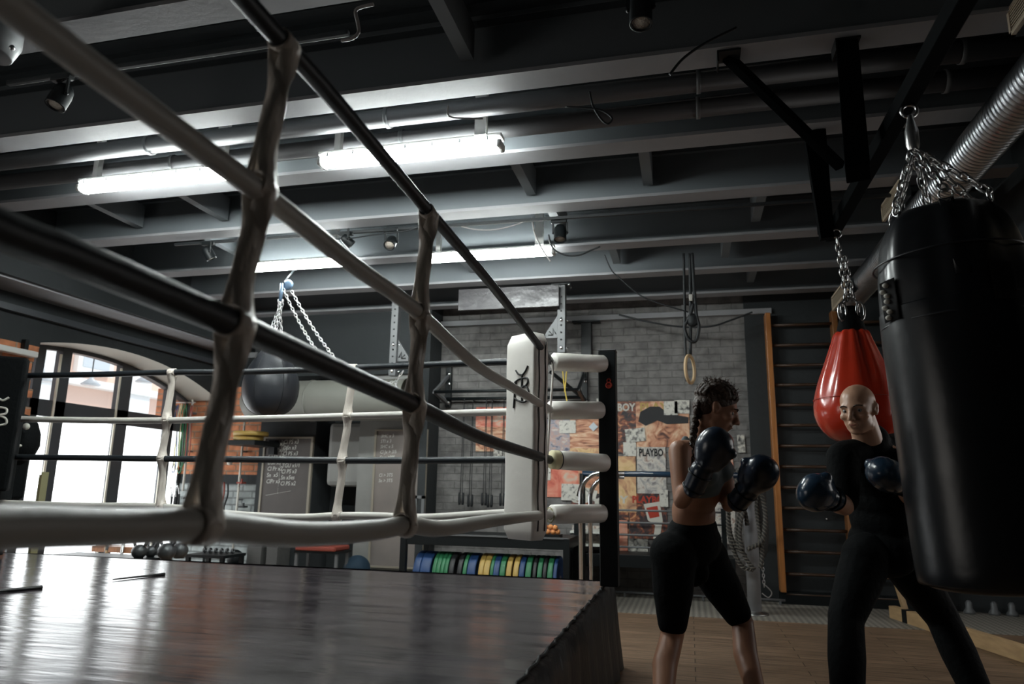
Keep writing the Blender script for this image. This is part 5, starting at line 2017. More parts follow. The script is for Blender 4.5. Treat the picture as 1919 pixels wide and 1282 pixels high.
posters = [
    # px0, py0, px1, py1, palette, stretch, label, heading
    (892, 763, 950, 800, 'red', (3, 1, 8), 'reddish poster with dark rows pasted highest left of the cushion', None),
    (892, 800, 950, 846, 'skin', (3, 1, 9), 'reddish cut out poster just above the black rope, left of the cushion', None),
    (925, 838, 950, 862, 'bw', (9, 1, 9), 'small black and white print at the cushion left edge', None),
    (1022, 786, 1068, 848, 'blue', (5, 1, 7), 'blue grey photo poster right of the cushion', None),
    (1068, 756, 1132, 840, 'skin', (2, 1, 12), 'poster of skin toned horizontal bands beside the black post', None),
    (1068, 840, 1130, 868, 'warm', (4, 1, 4), 'yellowish poster strip above the third turnbuckle tube', None),
    (1022, 870, 1084, 932, 'red', (2, 1, 2), 'large plain red poster right of the cushion', None),
    (1084, 868, 1130, 925, 'skin', (4, 1, 4), 'skin toned poster behind the bent chrome tubes', None),
    (1156, 752, 1192, 850, 'dark', (6, 1, 9), 'narrow dark poster with face, white capital letters on top, right of the post', 'BOY'),
    (1192, 752, 1292, 838, 'skin', (4, 1, 4), 'large poster of a person in a dark cap, faint capital letters on top', 'PLAYBO'),
    (1154, 855, 1192, 960, 'warm', (3, 1, 3), 'yellow brown poster low beside the black post', None),
    (1194, 838, 1248, 925, 'pale', (6, 1, 5), 'pale poster with black capital heading left of the woman', 'PLAYBO'),
    (1130, 925, 1178, 1000, 'dark', (5, 1, 6), 'dark magazine cover with white capital heading, beside the black post', 'BOY'),
    (1180, 925, 1250, 1010, 'dark', (6, 1, 5), 'black magazine cover with red capital heading and orange figure', 'PLAYBO'),
    (1140, 975, 1176, 1032, 'red', (2, 1, 1), 'plain red poster at the foot of the wall behind the rods', None),
    (1070, 928, 1132, 962, 'dark', (6, 1, 4), 'dark magazine cover behind the chrome tubes with white heading', 'OY'),
    (1072, 985, 1130, 1020, 'pale', (6, 1, 9), 'stacked pale poster rows low behind the chrome tubes', None),
    (1338, 925, 1378, 1020, 'pale', (6, 1, 9), 'pinkish poster behind the hanging black ropes', None),
    (1325, 860, 1375, 925, 'red', (5, 1, 5), 'small reddish poster between the woman and the grey pole', None),
]
for i, (a0, b0_, a1, b1_, pk, st_, lab, head) in enumerate(posters):
    x0, x1, z0, z1 = rect(a0, b0_, a1, b1_, YF_)
    Yp = YF_ - 0.0015 * (i % 4)
    t = thing('poster', ((x0 + x1) / 2, Yp, z0), lab, 'poster', 'posters pasted on the painted brick wall')
    m = art_mat('print_%s' % lab[:12].replace(' ', '_'), pal[pk], 2.2, i + 1, st_, 1.2)
    build(MB().box(x0, x1, Yp - 0.0015, Yp, z0, z1), 'sheet', m, t)
    if head:
        hm = {8: M['print'], 9: M['p_yellow'], 11: M['ink'], 12: M['print'], 13: M['redprint'], 15: M['print']}[i]
        sz = {8: .12, 9: .13, 11: .115, 12: .11, 13: .105, 15: .10}[i]
        dz = {8: .075, 9: .07, 11: .065, 12: .07, 13: .07, 15: .06}[i]
        text(head, sz, ((x0 + x1) / 2, Yp - 0.004, z1 - dz), (1, 0, 0), (0, 0, 1), 'heading', hm, t, 0.0008, 'CENTER', 0, 0.004, (x1 - x0) * 0.92 / (len(head) * sz * 0.66))
# dark cap and sweep on the large poster and figure shapes on two covers
def patchy(par, pts, m, nm, Y):
    mb = MB()
    mb.prism([onY(x, y, Y) for x, y in pts], (0, 0.001, 0))
    return build(mb, nm, m, par)


ps = {o['label']: o for o in list(C.objects) if o.name.startswith('poster')}
pc_ = [o for l, o in ps.items() if l.startswith('large poster')][0]
patchy(pc_, [(1196, 790), (1200, 772), (1218, 762), (1236, 762), (1252, 775), (1290, 782), (1290, 793), (1250, 795), (1232, 788), (1210, 798)], M['patch'], 'cap_print', YF_ - 0.009)
pc_ = [o for l, o in ps.items() if l.startswith('black magazine')][0]
patchy(pc_, [(1206, 945), (1236, 940), (1242, 975), (1236, 1010), (1224, 1010), (1228, 985), (1214, 975)], M['paper'], 'figure_print', YF_ - 0.009)
patchy(pc_, [(1211, 952), (1232, 948), (1236, 968), (1218, 972)], M['redprint'], 'figure_print', YF_ - 0.010)
clips = [(1048, 788, 1079, 812, 'news', 'white clipping with a small dark portrait, upper right of the cushion'),
         (1244, 752, 1270, 778, 'news', 'white clipping at the top edge of the poster wall'),
         (1264, 750, 1292, 775, 'bw', 'black and white clipping at the top right of the posters'),
         (1172, 803, 1209, 828, 'bw', 'tilted newspaper clipping with two photos on the big poster'),
         (1168, 829, 1192, 855, 'news', 'newspaper clipping with small grey photo below the tilted one'),
         (1052, 907, 1088, 938, 'news', 'white printed card left of the chrome tubes'),
         (1082, 915, 1118, 935, 'news', 'tilted white printed card between the chrome tubes'),
         (1236, 918, 1252, 950, 'news', 'white printed ticket beside the waist of the woman'),
         (1178, 1010, 1214, 1034, 'bw', 'black and white rose print low on the wall'),
         (1382, 815, 1396, 848, 'bw', 'narrow portrait clipping right of the woman face'),
         (1118, 747, 1132, 762, 'news', 'small white note at the upper left of the black post'),
         (1022, 868, 1032, 900, 'news', 'narrow white strip beside the cushion seam')]
for i, (a0, b0_, a1, b1_, pk, lab) in enumerate(clips):
    x0, x1, z0, z1 = rect(a0, b0_, a1, b1_, YF_ - 0.012)
    m = art_mat('clip_%d' % i, pal[pk], 9 if pk == 'news' else 7, i + 30, (3, 1, 3), 0.6)
    ang = {3: -0.09, 6: 0.25}.get(i, 0.02 * (i % 3 - 1))
    rot = Matrix.Rotation(ang, 3, 'Y')
    tag(build(MB().obox(((x0 + x1) / 2, YF_ - 0.013, (z0 + z1) / 2), (x1 - x0, 0.0015, z1 - z0), rot), 'clipping', m), lab, 'clipping', 'paper clippings pasted over the posters')
c = onY(1112, 800, YF_ - 0.014)
tag(build(MB().obox(c, (0.075, 0.002, 0.075), Matrix.Rotation(PI / 4, 3, 'Y')).obox(c - V((0, 0.001, 0)), (0.05, 0.002, 0.05), Matrix.Rotation(PI / 4, 3, 'Y')), 'sticker', M['facwin']),
    'small diamond shaped grey sticker on the banded poster', 'sticker')

# ------------------------------------------------ plate rack
YP = 7.0
x0, x1 = onY(772, 1050, YP).x, onY(1062, 1050, YP).x
ztop = onY(920, 1003, YP).z
t = thing('plate_rack', ((x0 + x1) / 2, YP, 0), 'long black steel rack holding coloured weight plates below the skipping ropes', 'rack')
build(MB().box(x0, x1 + 0.05, YP - 0.2, YP + 0.5, ztop - 0.10, ztop, 0.004), 'top_shelf', M['black'], t)
build(MB().box(x0, x1 + 0.05, YP - 0.21, YP - 0.20, ztop - 0.004, ztop + 0.012), 'shelf_edge', M['rackgrey'], t)
build(MB().box(x0, x1, YP - 0.16, YP - 0.12, 0.02, 0.06).box(x0, x1, YP + 0.12, YP + 0.16, 0.02, 0.06), 'cradle', M['black'], t)
for x in (x0 - 0.02, x1 + 0.03):
    for y in (YP - 0.18, YP + 0.48):
        build(MB().box(x - 0.03, x + 0.03, y - 0.03, y + 0.03, 0, ztop + (0.30 if y > YP and x > x0 else 0.0)), 'leg', M['black'], t)
c = onY(785, 960, 7.2)
mb = MB()
mb.box(c.x - 0.05, c.x - 0.02, 7.18, 7.22, ztop, c.z + 0.17).box(c.x + 0.03, c.x + 0.06, 7.18, 7.22, ztop, c.z + 0.17).box(c.x - 0.05, c.x + 0.06, 7.18, 7.22, c.z + 0.14, c.z + 0.17)
build(mb, 'handle_frame', M['rackgrey'], t)
# orange balls in a wire tray on the rack
c = onY(1030, 1003, 6.95)
tr = thing('ball_tray', (c.x, 6.95, ztop), 'small black tray of orange balls on the rack end beside the cushion', 'tray')
build(MB().box(c.x - 0.09, c.x + 0.11, 6.87, 7.05, ztop + 0.001, ztop + 0.03), 'tray', M['black'], tr)
pb = None
k = 0
for dx_, dy_, dz_ in ((-.05, 0, 0), (0, 0, 0), (.05, 0, 0), (.09, 0.02, 0), (-.025, 0, .045), (.025, 0, .045), (.07, 0.0, .04)):
    p = V((c.x + dx_ - 0.01, 6.92 + dy_, ztop + 0.055 + dz_))
    o = build(MB().ell(p, 0.026, None, 14), 'ball', M['orangeball'], None, 'small orange ball heaped in the tray beside the cushion', 'ball', 'orange balls in the tray')
plates = [('p_blue', 775, 788), ('p_blue', 788, 808), ('p_green', 811, 818), ('p_green', 818, 826), ('p_green', 826, 833), ('p_green', 833, 840), ('p_black', 841, 851),
          ('p_black', 857, 866), ('p_green', 868, 875), ('p_blue', 876, 892), ('p_yellow', 897, 907), ('p_yellow', 907, 918), ('p_green', 919, 925), ('p_blue', 925, 936),
          ('p_green', 937, 947), ('p_yellow', 949, 959), ('p_yellow', 962, 972), ('p_blue', 973, 983), ('p_green', 985, 996), ('p_black', 998, 1005), ('p_green', 1007, 1016),
          ('p_black', 1017, 1024), ('p_green', 1026, 1036), ('p_blue', 1037, 1044)]
cn = {'p_blue': 'blue', 'p_green': 'green', 'p_yellow': 'yellow', 'p_black': 'black'}
cnt = {}
ordn = ['first', 'second', 'third', 'fourth', 'fifth', 'sixth', 'seventh', 'eighth', 'ninth', 'tenth']
for i, (mk, a0, a1) in enumerate(plates):
    cnt[mk] = cnt.get(mk, 0) + 1
    xa, xb = onY(a0, 1060, YP - 0.2).x, onY(a1, 1060, YP - 0.2).x
    zr = 0.225 if mk != 'p_black' else 0.215
    lab = '%s %s bumper plate counted from the left on the rack' % (ordn[cnt[mk] - 1], cn[mk])
    t = thing('weight_plate', ((xa + xb) / 2, YP, 0.03), lab, 'weight plate', 'bumper plates on the rack')
    w_ = (xb - xa) * 0.94
    zc = onY(900, 1036, YP - 0.0).z - zr
    build(MB().lathe([(0.03, 0), (0.10, 0.0), (0.12, w_ * 0.25), (zr * 0.86, w_ * 0.25), (zr * 0.9, 0.0), (zr * 0.985, 0.0), (zr, w_ * 0.12), (zr, w_ * 0.88), (zr * 0.985, w_), (zr * .9, w_), (zr * .86, w_ * .75), (0.12, w_ * .75), (0.10, w_), (0.03, w_), (0.03, 0)],
                     (xa, YP, zc), (1, 0, 0), 40), 'disc', M[mk], t)
    build(MB().lathe([(0.025, 0), (0.045, 0), (0.045, w_ + 0.002), (0.025, w_ + 0.002), (0.025, 0)], (xa - 0.001, YP, zc), (1, 0, 0), 20), 'hub', M['steel'], t)

# bent chrome dip rails
for k, (px, py) in enumerate(((1088, 886), (1106, 893))):
    Yd = 6.7 + 0.12 * k
    p = onY(px, py, Yd)
    r_ = 0.2
    bx1 = onY(1150, py, Yd).x
    pts = [V((p.x, Yd, 0.02)), V((p.x, Yd, p.z - r_))]
    pts += [V((p.x + r_ - r_ * math.cos(a_), Yd, p.z - r_ + r_ * math.sin(a_))) for a_ in [PI / 2 * j / 8 for j in range(1, 9)]]
    pts += [V((bx1 + 0.1, Yd, p.z))]
    o = build(MB().tube(pts, 0.021, 12), 'bent_rail', M['chrome'], None, ('left outer' if k == 0 else 'right inner') + ' bent chrome tube rail left of the black ring post', 'rail', 'bent chrome rails')
# long dark padded bar right of the post
a, b = onY(1150, 888, 6.9), onY(1420, 884, 6.9)
t = thing('horizontal_bar', ((a.x + b.x) / 2, 6.9, 0), 'dark blue horizontal bar behind the woman, joined to the ring post side', 'bar')
build(MB().tube([(a.x - 0.3, 6.9, a.z), (0.45, 6.9, a.z)], 0.028, 12), 'bar', M['gloveblue'], t)
build(MB().tube([(a.x - 0.3, 6.9, 0), (a.x - 0.3, 6.9, a.z)], 0.028, 12), 'leg', M['black'], t)
# bar rack: thin rods in front of the posters
x0, x1 = onY(1150, 980, 7.8).x, onY(1345, 980, 7.8).x
t = thing('barbell_rack', ((x0 + x1) / 2, 7.8, 0), 'low wall rack of thin horizontal rods over a dark shelf behind the woman', 'rack')
for py in (957, 980, 1003, 1026):
    z = onY(1200, py, 7.8).z
    build(MB().tube([(x0 - 0.1, 7.8, z), (x1 + 0.05, 7.8, z)], 0.011, 8), 'rod', M['rackgrey'], t)
z1, z0 = onY(1200, 1040, 7.7).z, onY(1200, 1064, 7.7).z
build(MB().box(x0 - 0.3, x1 + 0.15, 7.65, 8.1, z0, z1, 0.004), 'shelf', M['black'], t)
for x in (x0 - 0.12, x1 + 0.06):
    build(MB().box(x - 0.025, x + 0.025, 7.78, 7.83, 0, onY(1200, 950, 7.8).z, 0.003), 'upright', M['black'], t)
# shelf ends with white edge strips left of the post
x0, x1, z0, z1 = rect(1068, 998, 1128, 1022, 7.6)
t = thing('wall_shelf', ((x0 + x1) / 2, 7.7, z0), 'small wall shelf with two white edges behind the chrome tubes', 'shelf')
for z in (z0, z1):
    build(MB().box(x0, x1 + 0.02, 7.6, 8.1, z - 0.01, z + 0.012), 'board', M['whiteboard'], t)
build(MB().box(x0, x0 + 0.02, 7.62, 8.1, 0.0, z1), 'side', M['black'], t)

# grey pole with the battle ropes
p = onY(1414, 1130, 7.25)
t = thing('steel_pole', (p.x, 7.25, 0), 'thick grey round steel pole standing beside the wall bars', 'pole')
zt_ = onY(1397, 868, 7.25).z
build(MB().tube([(p.x, 7.25, 0.01), (p.x, 7.25, zt_)], 0.062, 24), 'pole', M['beam'], t)
build(MB().lathe([(0, 0), (0.12, 0), (0.12, 0.012), (0.065, 0.014), (0.065, 0.03), (0, 0.03)], (p.x, 7.25, 0.005), (0, 0, 1), 24), 'base_plate', M['steel'], t)
build(MB().lathe([(0.064, 0), (0.070, 0.0), (0.070, 0.05), (0.0, 0.055)], (p.x, 7.25, zt_ - 0.04), (0, 0, 1), 24), 'cap', M['chrome'], t)


def twisted(pts, r, name, lab, group):
    q = smooth_path(pts, 10)
    t = thing(name, q[-1], lab, 'rope', group)
    build(MB().tube(q, r, 10), 'core', M['battle'], t)
    mb = MB()
    # fine raised strands
    L = 0
    up = V((0.3, -1, 0.2)).normalized()
    pts2 = [[], []]
    dist = 0
    for i in range(len(q) - 1):
        a, b = q[i], q[i + 1]
        d = (b - a)
        n = max(2, int(d.length / 0.008))
        dn = d.normalized()
        s = dn.cross(up).normalized()
        u = s.cross(dn)
        for k in range(n):
            f = k / n
            dd = dist + d.length * f
            for j in range(2):
                th = dd * 2 * PI / 0.065 + j * PI
                pts2[j].append(a.lerp(b, f) + (s * math.cos(th) + u * math.sin(th)) * r * 1.0)
        dist += d.length
    for j in range(2):
        mb.tube(pts2[j], r * 0.30, 5)
    build(mb, 'strand', M['strand'], t)
    return t


YQ = 7.12
loops = [[(1375, 880), (1366, 930), (1366, 980), (1372, 1010), (1385, 1030), (1398, 1042)],
         [(1392, 900), (1388, 950), (1380, 990), (1384, 1020), (1400, 1050), (1414, 1068)],
         [(1405, 880), (1402, 930), (1392, 960), (1386, 1000), (1392, 1030)],
         [(1365, 950), (1366, 1000), (1378, 1040), (1392, 1062), (1412, 1068)],
         [(1424, 905), (1418, 950), (1424, 1000), (1428, 1040), (1425, 1065)],
         [(1415, 880), (1425, 920), (1434, 960), (1432, 1000), (1424, 1018), (1400, 1030)],
         [(1386, 880), (1380, 915), (1396, 960), (1400, 985)]]
lb = ['outermost left hanging loop of black twisted rope on the grey pole', 'long middle loop of black twisted rope crossing the grey pole', 'black twisted rope strand over the front of the grey pole',
      'lowest loop of black twisted rope reaching under the pole middle', 'straight black twisted rope strand right of the grey pole', 'outermost right loop of black twisted rope on the grey pole',
      'short black twisted rope strand near the pole top']
for i, lp in enumerate(loops):
    twisted([onY(x, y, YQ - 0.03 * (i % 3) - 0.02) for x, y in lp], 0.018, 'battle_rope', lb[i], 'battle ropes hung on the grey pole')
mb = MB()
mb.ell(onY(1428, 985, 7.3), (0.06, 0.06, 0.30), None, 14).ell(onY(1420, 930, 7.3), (0.08, 0.06, 0.18), None, 14)
tag(build(mb, 'hanging_straps', M['battle']), 'dark bundle of straps hanging behind the ropes on the pole right side', 'straps')
build(MB().chain(onY(1428, 1040, 7.15), onY(1432, 1100, 7.15), 0.035, 0.004, seg=8), 'chain', M['steel'], None, 'thin bright chain hanging low on the right of the grey pole', 'chain')
build(MB().tube(smooth_path([onY(1432, 1095, 7.2), onY(1446, 1110, 7.2), onY(1440, 1120, 7.2), onY(1428, 1112, 7.2)], 6), 0.005, 6), 'cable', M['cablegrey'], None, 'small loop of pale wire on the floor beside the grey pole', 'cable')

# ------------------------------------------------ wall bars
YL = 8.06
rung_y = [608, 646, 684, 721, 759, 797, 836, 875, 914, 953, 994, 1035, 1077, 1115]
def wallbars(px_top, px_bot, x_to, lab):
    xl = onY((px_top + px_bot) / 2, 855, YL).x
    t = thing('wall_bars', (xl, YL, 0), lab, 'wall bars', 'wooden wall bars')
    ztop = 3.04
    for x in (xl, x_to):
        build(MB().box(x - 0.028, x + 0.028, YL - 0.10, YL + 0.05, 0.12, ztop, 0.006), 'upright', M['orangewood'] if x == xl and px_top < 1500 else M['orangeshade'], t)  # all but the first upright take the shade-coloured copy
    for ry in rung_y:
        z = onY(1510, ry, YL - 0.04).z
        build(MB().tube([(xl + 0.028, YL - 0.04, z), (x_to - 0.028, YL - 0.04, z)], 0.016, 12, flat=1.4), 'rung', M['darkwood'], t)
    build(MB().box(xl - 0.03, x_to + 0.03, YL - 0.06, YL + 0.055, 0.0, 0.12), 'foot_board', M['black'], t)
    return xl
xr1 = onY(1588, 950, YL).x
xl1 = wallbars(1437, 1467, xr1, 'wooden wall bars with orange lit left upright behind the woman and the red bag')
wallbars(1594, 1600, 2.36, 'wooden wall bars with shade-toned uprights mostly hidden behind the bald man and the heavy bag')
tag(build(MB().ell(onY(1549, 973, 8.10), 0.010, None, 8), 'wall_hook', M['chrome']), 'tiny bright hook on the dark wall behind the wall bars', 'hook')

# ------------------------------------------------ gymnastic rings and straps from the ceiling
YH = 5.98
def P_(x, y, Y=YH):
    return onY(x, y, Y)
t = thing('gymnastic_ring', P_(1293, 720), 'pale wooden gymnastic ring hanging on black straps from the ceiling above the woman', 'gymnastic ring')
c = P_(1293, 692)
ringp = [c + V((0.028 * math.cos(a_) * 1.3, 0.10 * math.cos(a_), 0.115 * math.sin(a_))) for a_ in [2 * PI * k / 32 for k in range(32)]]
build(MB().tube(ringp, 0.014, 10, closed=True), 'ring', M['ringwood'], t)
build(MB().ribbon(smooth_path([P_(1281, 475), P_(1283, 560), P_(1284, 640), P_(1287, 715)], 5), 0.022, [(1, 0, 0)] * 16, 0.003), 'strap', M['cable'], t)
build(MB().ribbon(smooth_path([P_(1293, 475), P_(1294, 560), P_(1294, 665)], 5), 0.026, [(1, 0, 0)] * 11, 0.003), 'strap', M['cable'], t)
build(MB().box(P_(1280, 575).x - .012, P_(1280, 575).x + .012, YH - 0.012, YH + 0.012, P_(1280, 583).z, P_(1280, 572).z), 'buckle', M['steel'], t)
t = thing('suspension_strap', P_(1300, 640), 'black padded suspension strap loop hanging beside the wooden ring', 'strap')
q = smooth_path([P_(1297, 475), P_(1301, 540), P_(1305, 590), P_(1310, 612), P_(1306, 635), P_(1298, 641), P_(1288, 632), P_(1283, 612), P_(1292, 596), P_(1299, 570)], 6)
build(MB().tube(q, 0.014, 8, flat=1.5), 'loop', M['cable'], t)
build(MB().box(P_(1294, 560).x - .012, P_(1294, 560).x + .015, YH - 0.03, YH - 0.015, P_(1294, 565).z, P_(1294, 553).z, 0.004), 'tag', M['print'], t)
build(MB().ell(P_(1298, 600), (0.05, 0.03, 0.06), None, 12), 'clamp', M['cable'], t)

# ------------------------------------------------ floor items at the right
a = onZ(1682, 1148, 0.0)
t = thing('wooden_curb', (2.1, 6.8, 0), 'low varnished wooden curb on the floor leading to the wall bars', 'curb')
p0, p1 = onZ(1672, 1135, 0.11), onZ(1960, 1222, 0.11)
p0.z = p1.z = 0.055
build(MB().bar(p0, p1, 0.07, 0.11, 0.004), 'beam', M['palewood'], t)
q0 = p0 + (p1 - p0).normalized() * 0.22
build(MB().bar(q0, q0 + (p1 - p0).normalized() * 0.07, 0.08, 0.118), 'band', M['black'], t)
p = onY(1675, 1090, 7.9)
t = thing('leaning_board', (p.x, 7.9, 0), 'narrow pale wooden board leaning at the foot of the wall bars between the man legs', 'board')
build(MB().bar((p.x + 0.05, 7.75, 0.0), (p.x - 0.06, 7.98, 0.75), 0.05, 0.03), 'board', M['palewood'], t)
for k, (x, y) in enumerate(((1815, 1128), (1862, 1130), (1895, 1128))):
    q = onY(x, y, 8.0)
    tag(build(MB().lathe([(0, 0), (0.05, 0), (0.05, 0.02), (0.03, 0.05), (0.03, 0.10), (0.015, 0.12), (0, 0.12)], (q.x, 8.0, 0.005), (0, 0, 1), 14), 'floor_fitting', M['rackgrey']),
        ['small metal fitting on the floor near the wall, left of the other two', 'small metal fitting on the floor near the wall, the middle one', 'small metal fitting on the floor near the wall, at the right edge'][k], 'fitting', 'metal fittings along the back wall')
t = thing('floor_rail', (0.2, 7.95, 0), 'thin metal rail lying along the foot of the back wall', 'rail')
build(MB().tube([(-0.8, 7.92, 0.05), (0.9, 7.92, 0.05)], 0.012, 8), 'tube', M['rackgrey'], t)
for x in (-0.7, 0.1, 0.85):
    build(MB().box(x - 0.01, x + 0.01, 7.91, 7.93, 0.004, 0.05), 'foot', M['rackgrey'], t)

# ================================================================== LEFT BACK CORNER
def pipe_v(px, py, Y, lab, z0=0.0):
    p = onY(px, py, Y)
    t = thing('wall_pipe', (p.x, Y, z0), lab, 'pipe', 'thin white vertical pipes')
    build(MB().tube([(p.x, Y, z0), (p.x, Y, onY(px, 752, Y).z + 0.02)], 0.014, 10), 'pipe', M['pipewhite'], t)
    for z in (0.9, 1.5, 2.0):
        build(MB().box(p.x - 0.018, p.x + 0.018, Y, Y + 0.09, z, z + 0.02), 'clip', M['rackgrey'], t)
    return p


pipe_v(350, 852, 8.05, 'thin white vertical pipe on the brick beside the hanging elastic bands', 1.0)
pa = pipe_v(452, 862, 8.05, 'thin white vertical pipe on the brick left of the dark chalkboard')

bands = [((330, 760), (322, 880), 'p_black'), ((334, 758), (326, 885), 'p_blue'), ((340, 757), (331, 880), 'cream'), ((345, 757), (337, 886), 'p_green'), ((350, 758), (341, 875), 'p_green'), ((355, 759), (346, 868), 'bagdark'), ((360, 760), (352, 862), 'redseat')]
bl = ['leftmost black elastic band', 'blue elastic band', 'pale elastic band', 'first green elastic band', 'second green elastic band', 'charcoal elastic band', 'rightmost reddish elastic band']
for i, (a, b, mk) in enumerate(bands):
    p, q = onY(*a, 8.0), onY(*b, 8.0)
    w_ = 0.03
    mb = MB()
    path = smooth_path([V((p.x, 8.0, p.z)), V((p.x - w_ * 0.8, 7.99, p.z - 0.2)), V((q.x - w_, 7.98, q.z + 0.1)), V((q.x, 7.98, q.z)), V((q.x + w_, 7.98, q.z + 0.1)), V((p.x + w_ * 0.8, 7.99, p.z - 0.2)), V((p.x, 8.0, p.z))], 6)
    mb.tube(path, 0.009, 6, flat=0.6)
    tag(build(mb, 'elastic_band', M[mk]), bl[i] + ' hanging on the brick at the window right side', 'elastic band', 'elastic bands hanging on the brick')
p = onY(345, 756, 8.08)
t = thing('band_rail', p, 'short metal peg rail carrying the elastic bands', 'rail')
build(MB().tube([(onY(325, 756, 8.0).x, 8.0, p.z), (onY(366, 760, 8.0).x, 8.0, p.z)], 0.010, 8).ell(onY(361, 757, 7.98), 0.018, None, 10), 'rail', M['steel'], t)
# small tools on hooks
for i, (x, y, kind) in enumerate(((320, 920, 0), (328, 925, 0), (334, 920, 0))):
    p = onY(x, y, 7.98)
    t = thing('hand_gripper', p, ['left steel hand gripper hung under the bands', 'middle steel hand gripper hung under the bands', 'right steel hand gripper hung under the bands'][i], 'gripper', 'steel grippers hanging on the wall')
    build(MB().tube(smooth_path([V((p.x - 0.03, 7.97, p.z - 0.05)), V((p.x - 0.01, 7.96, p.z + 0.05)), V((p.x + 0.01, 7.96, p.z + 0.05)), V((p.x + 0.03, 7.97, p.z - 0.05))], 5), 0.008, 6), 'spring', M['chrome'], t)
    for s_ in (-1, 1):
        build(MB().tube([V((p.x + s_ * 0.028, 7.97, p.z - 0.04)), V((p.x + s_ * 0.035, 7.97, p.z - 0.17))], 0.012, 8), 'handle', M['cable'], t)
p = onY(296, 925, 7.9)
build(MB().tube(smooth_path([p + V((0.05, 0, 0.09)), p + V((-0.04, 0, 0.05)), p + V((-0.06, 0, -0.03)), p + V((0.03, 0, -0.08)), p + V((0.05, 0, -0.02))], 6), 0.022, 8), 'wrist_roll', M['strap'], None, 'coiled pale strap hanging at the right window edge', 'strap')
for i, (x, y) in enumerate(((408, 930), (418, 925), (425, 928))):
    p = onY(x, y, 8.0)
    build(MB().tube(smooth_path([p + V((0, 0, 0.14)), p + V((0.02, -0.01, 0.0)), p + V((-0.02, -0.01, -0.16)), p + V((0.0, 0, -0.30))], 5), 0.012, 6), 'cord', M['cable'] if i != 1 else M['redseat'], None,
          ['black cord bundle hanging left of the second white pipe', 'reddish cord hanging left of the second white pipe', 'black cord hanging nearest the second white pipe'][i], 'cord', 'cords hanging on the grey brick')
p = onY(430, 872, 8.0)
build(MB().lathe([(0, 0), (0.03, 0.01), (0.035, 0.05), (0.02, 0.09), (0, 0.10)], p, (0, 0, 1), 16), 'hanging_bell', M['pipewhite'], None, 'small pale bell shaped thing hanging under the black rope', 'ornament')
for k, (x, y) in enumerate(((452, 905), (455, 950))):
    p = onY(x, y, 8.0)
    build(MB().box(p.x - 0.04, p.x + 0.03, 7.96, 8.06, p.z - 0.01, p.z + 0.012).box(p.x + 0.02, p.x + 0.035, 7.96, 7.98, p.z, p.z + 0.05), 'wall_hook', M['cable'] if k else M['redseat'], None,
          ['red hook clip on the white pipe', 'black angular hook on the lower white pipe'][k], 'hook')

# yellow plates lying on a black wall rack
x0, x1, z0, z1 = rect(436, 800, 492, 840, 7.6)
t = thing('wall_rack', ((x0 + x1) / 2, 7.8, z0), 'black wall rack carrying two yellow plates beside the teardrop bag', 'rack')
build(MB().box(x0 + 0.03, x1 + 0.0, 7.45, 8.14, z0 + 0.03, z0 + 0.09, 0.006).box(x1 - 0.10, x1 - 0.02, 7.9, 8.14, z0 - 0.06, z0 + 0.12), 'arm', M['black'], t)
cz = z0 + 0.09
for k, (rr_, hh) in enumerate(((0.17, 0.05), (0.20, 0.05))):
    tag(build(MB().lathe([(0.03, 0), (rr_, 0), (rr_ + 0.006, hh * 0.5), (rr_, hh), (0.03, hh), (0.03, 0)], ((x0 + x1) / 2 - 0.0 + 0.03 * k, 7.62, cz + 0.002 + k * 0.055), (0, 0, 1), 36), 'weight_plate', M['p_yellow']),
        ['lower yellow plate lying flat on the wall rack', 'upper larger yellow plate lying flat on the wall rack'][k], 'weight plate', 'yellow plates on the wall rack')

# kettlebells and dumbbells behind the far ring edge
def shelf(x0, x1, Y, z, lab, nm='low_shelf'):
    t = thing(nm, ((x0 + x1) / 2, Y, 0), lab, 'shelf')
    build(MB().box(x0, x1, Y - 0.2, Y + 0.2, z - 0.03, z), 'board', M['black'], t)
    for x in (x0 + 0.03, x1 - 0.03):
        for y in (Y - 0.17, Y + 0.17):
            build(MB().box(x - 0.02, x + 0.02, y - 0.02, y + 0.02, 0, z - 0.03), 'leg', M['black'], t)


kb = [(261, 1033, 0.066, 5.6), (283, 1033, 0.055, 5.75), (313, 1029, 0.078, 5.6), (337, 1028, 0.074, 5.75)]
kl = ['leftmost kettlebell with large open handle', 'second kettlebell from the left, smaller', 'third kettlebell from the left, biggest ball', 'rightmost kettlebell behind the ring edge']
zs = 0.44
shelf(-5.75, -4.7, 5.68, zs, 'low black shelf carrying the kettlebells behind the ring')
for i, (x, y, r_, Y) in enumerate(kb):
    p = onY(x, y, Y)
    zc = max(zs + r_ * 0.9, p.z - r_)
    t = thing('kettlebell', (p.x, Y, zc - r_ * .9), kl[i] + ' by the window', 'kettlebell', 'grey kettlebells behind the ring')
    build(MB().ell((p.x, Y, zc), (r_, r_, r_ * 0.95), None, 28).tube([(p.x, Y, zs + 0.001), (p.x, Y, zc)], r_ * 0.6, 14), 'ball', M['iron'], t)
    hp = [V((p.x - r_ * 0.62, Y, zc + r_ * 0.55)), V((p.x - r_ * 0.95, Y, zc + r_ * 1.3)), V((p.x - r_ * 0.6, Y, zc + r_ * 2.0)), V((p.x + r_ * 0.6, Y, zc + r_ * 2.0)), V((p.x + r_ * 0.95, Y, zc + r_ * 1.3)), V((p.x + r_ * 0.62, Y, zc + r_ * 0.55))]
    build(MB().tube(smooth_path(hp, 6), 0.012, 10), 'handle', M['iron'], t)
xa, xb = onY(368, 1045, 7.0).x, onY(440, 1045, 7.0).x
shelf(xa, xb, 7.0, 0.36, 'low black shelf carrying a row of small dark plates')
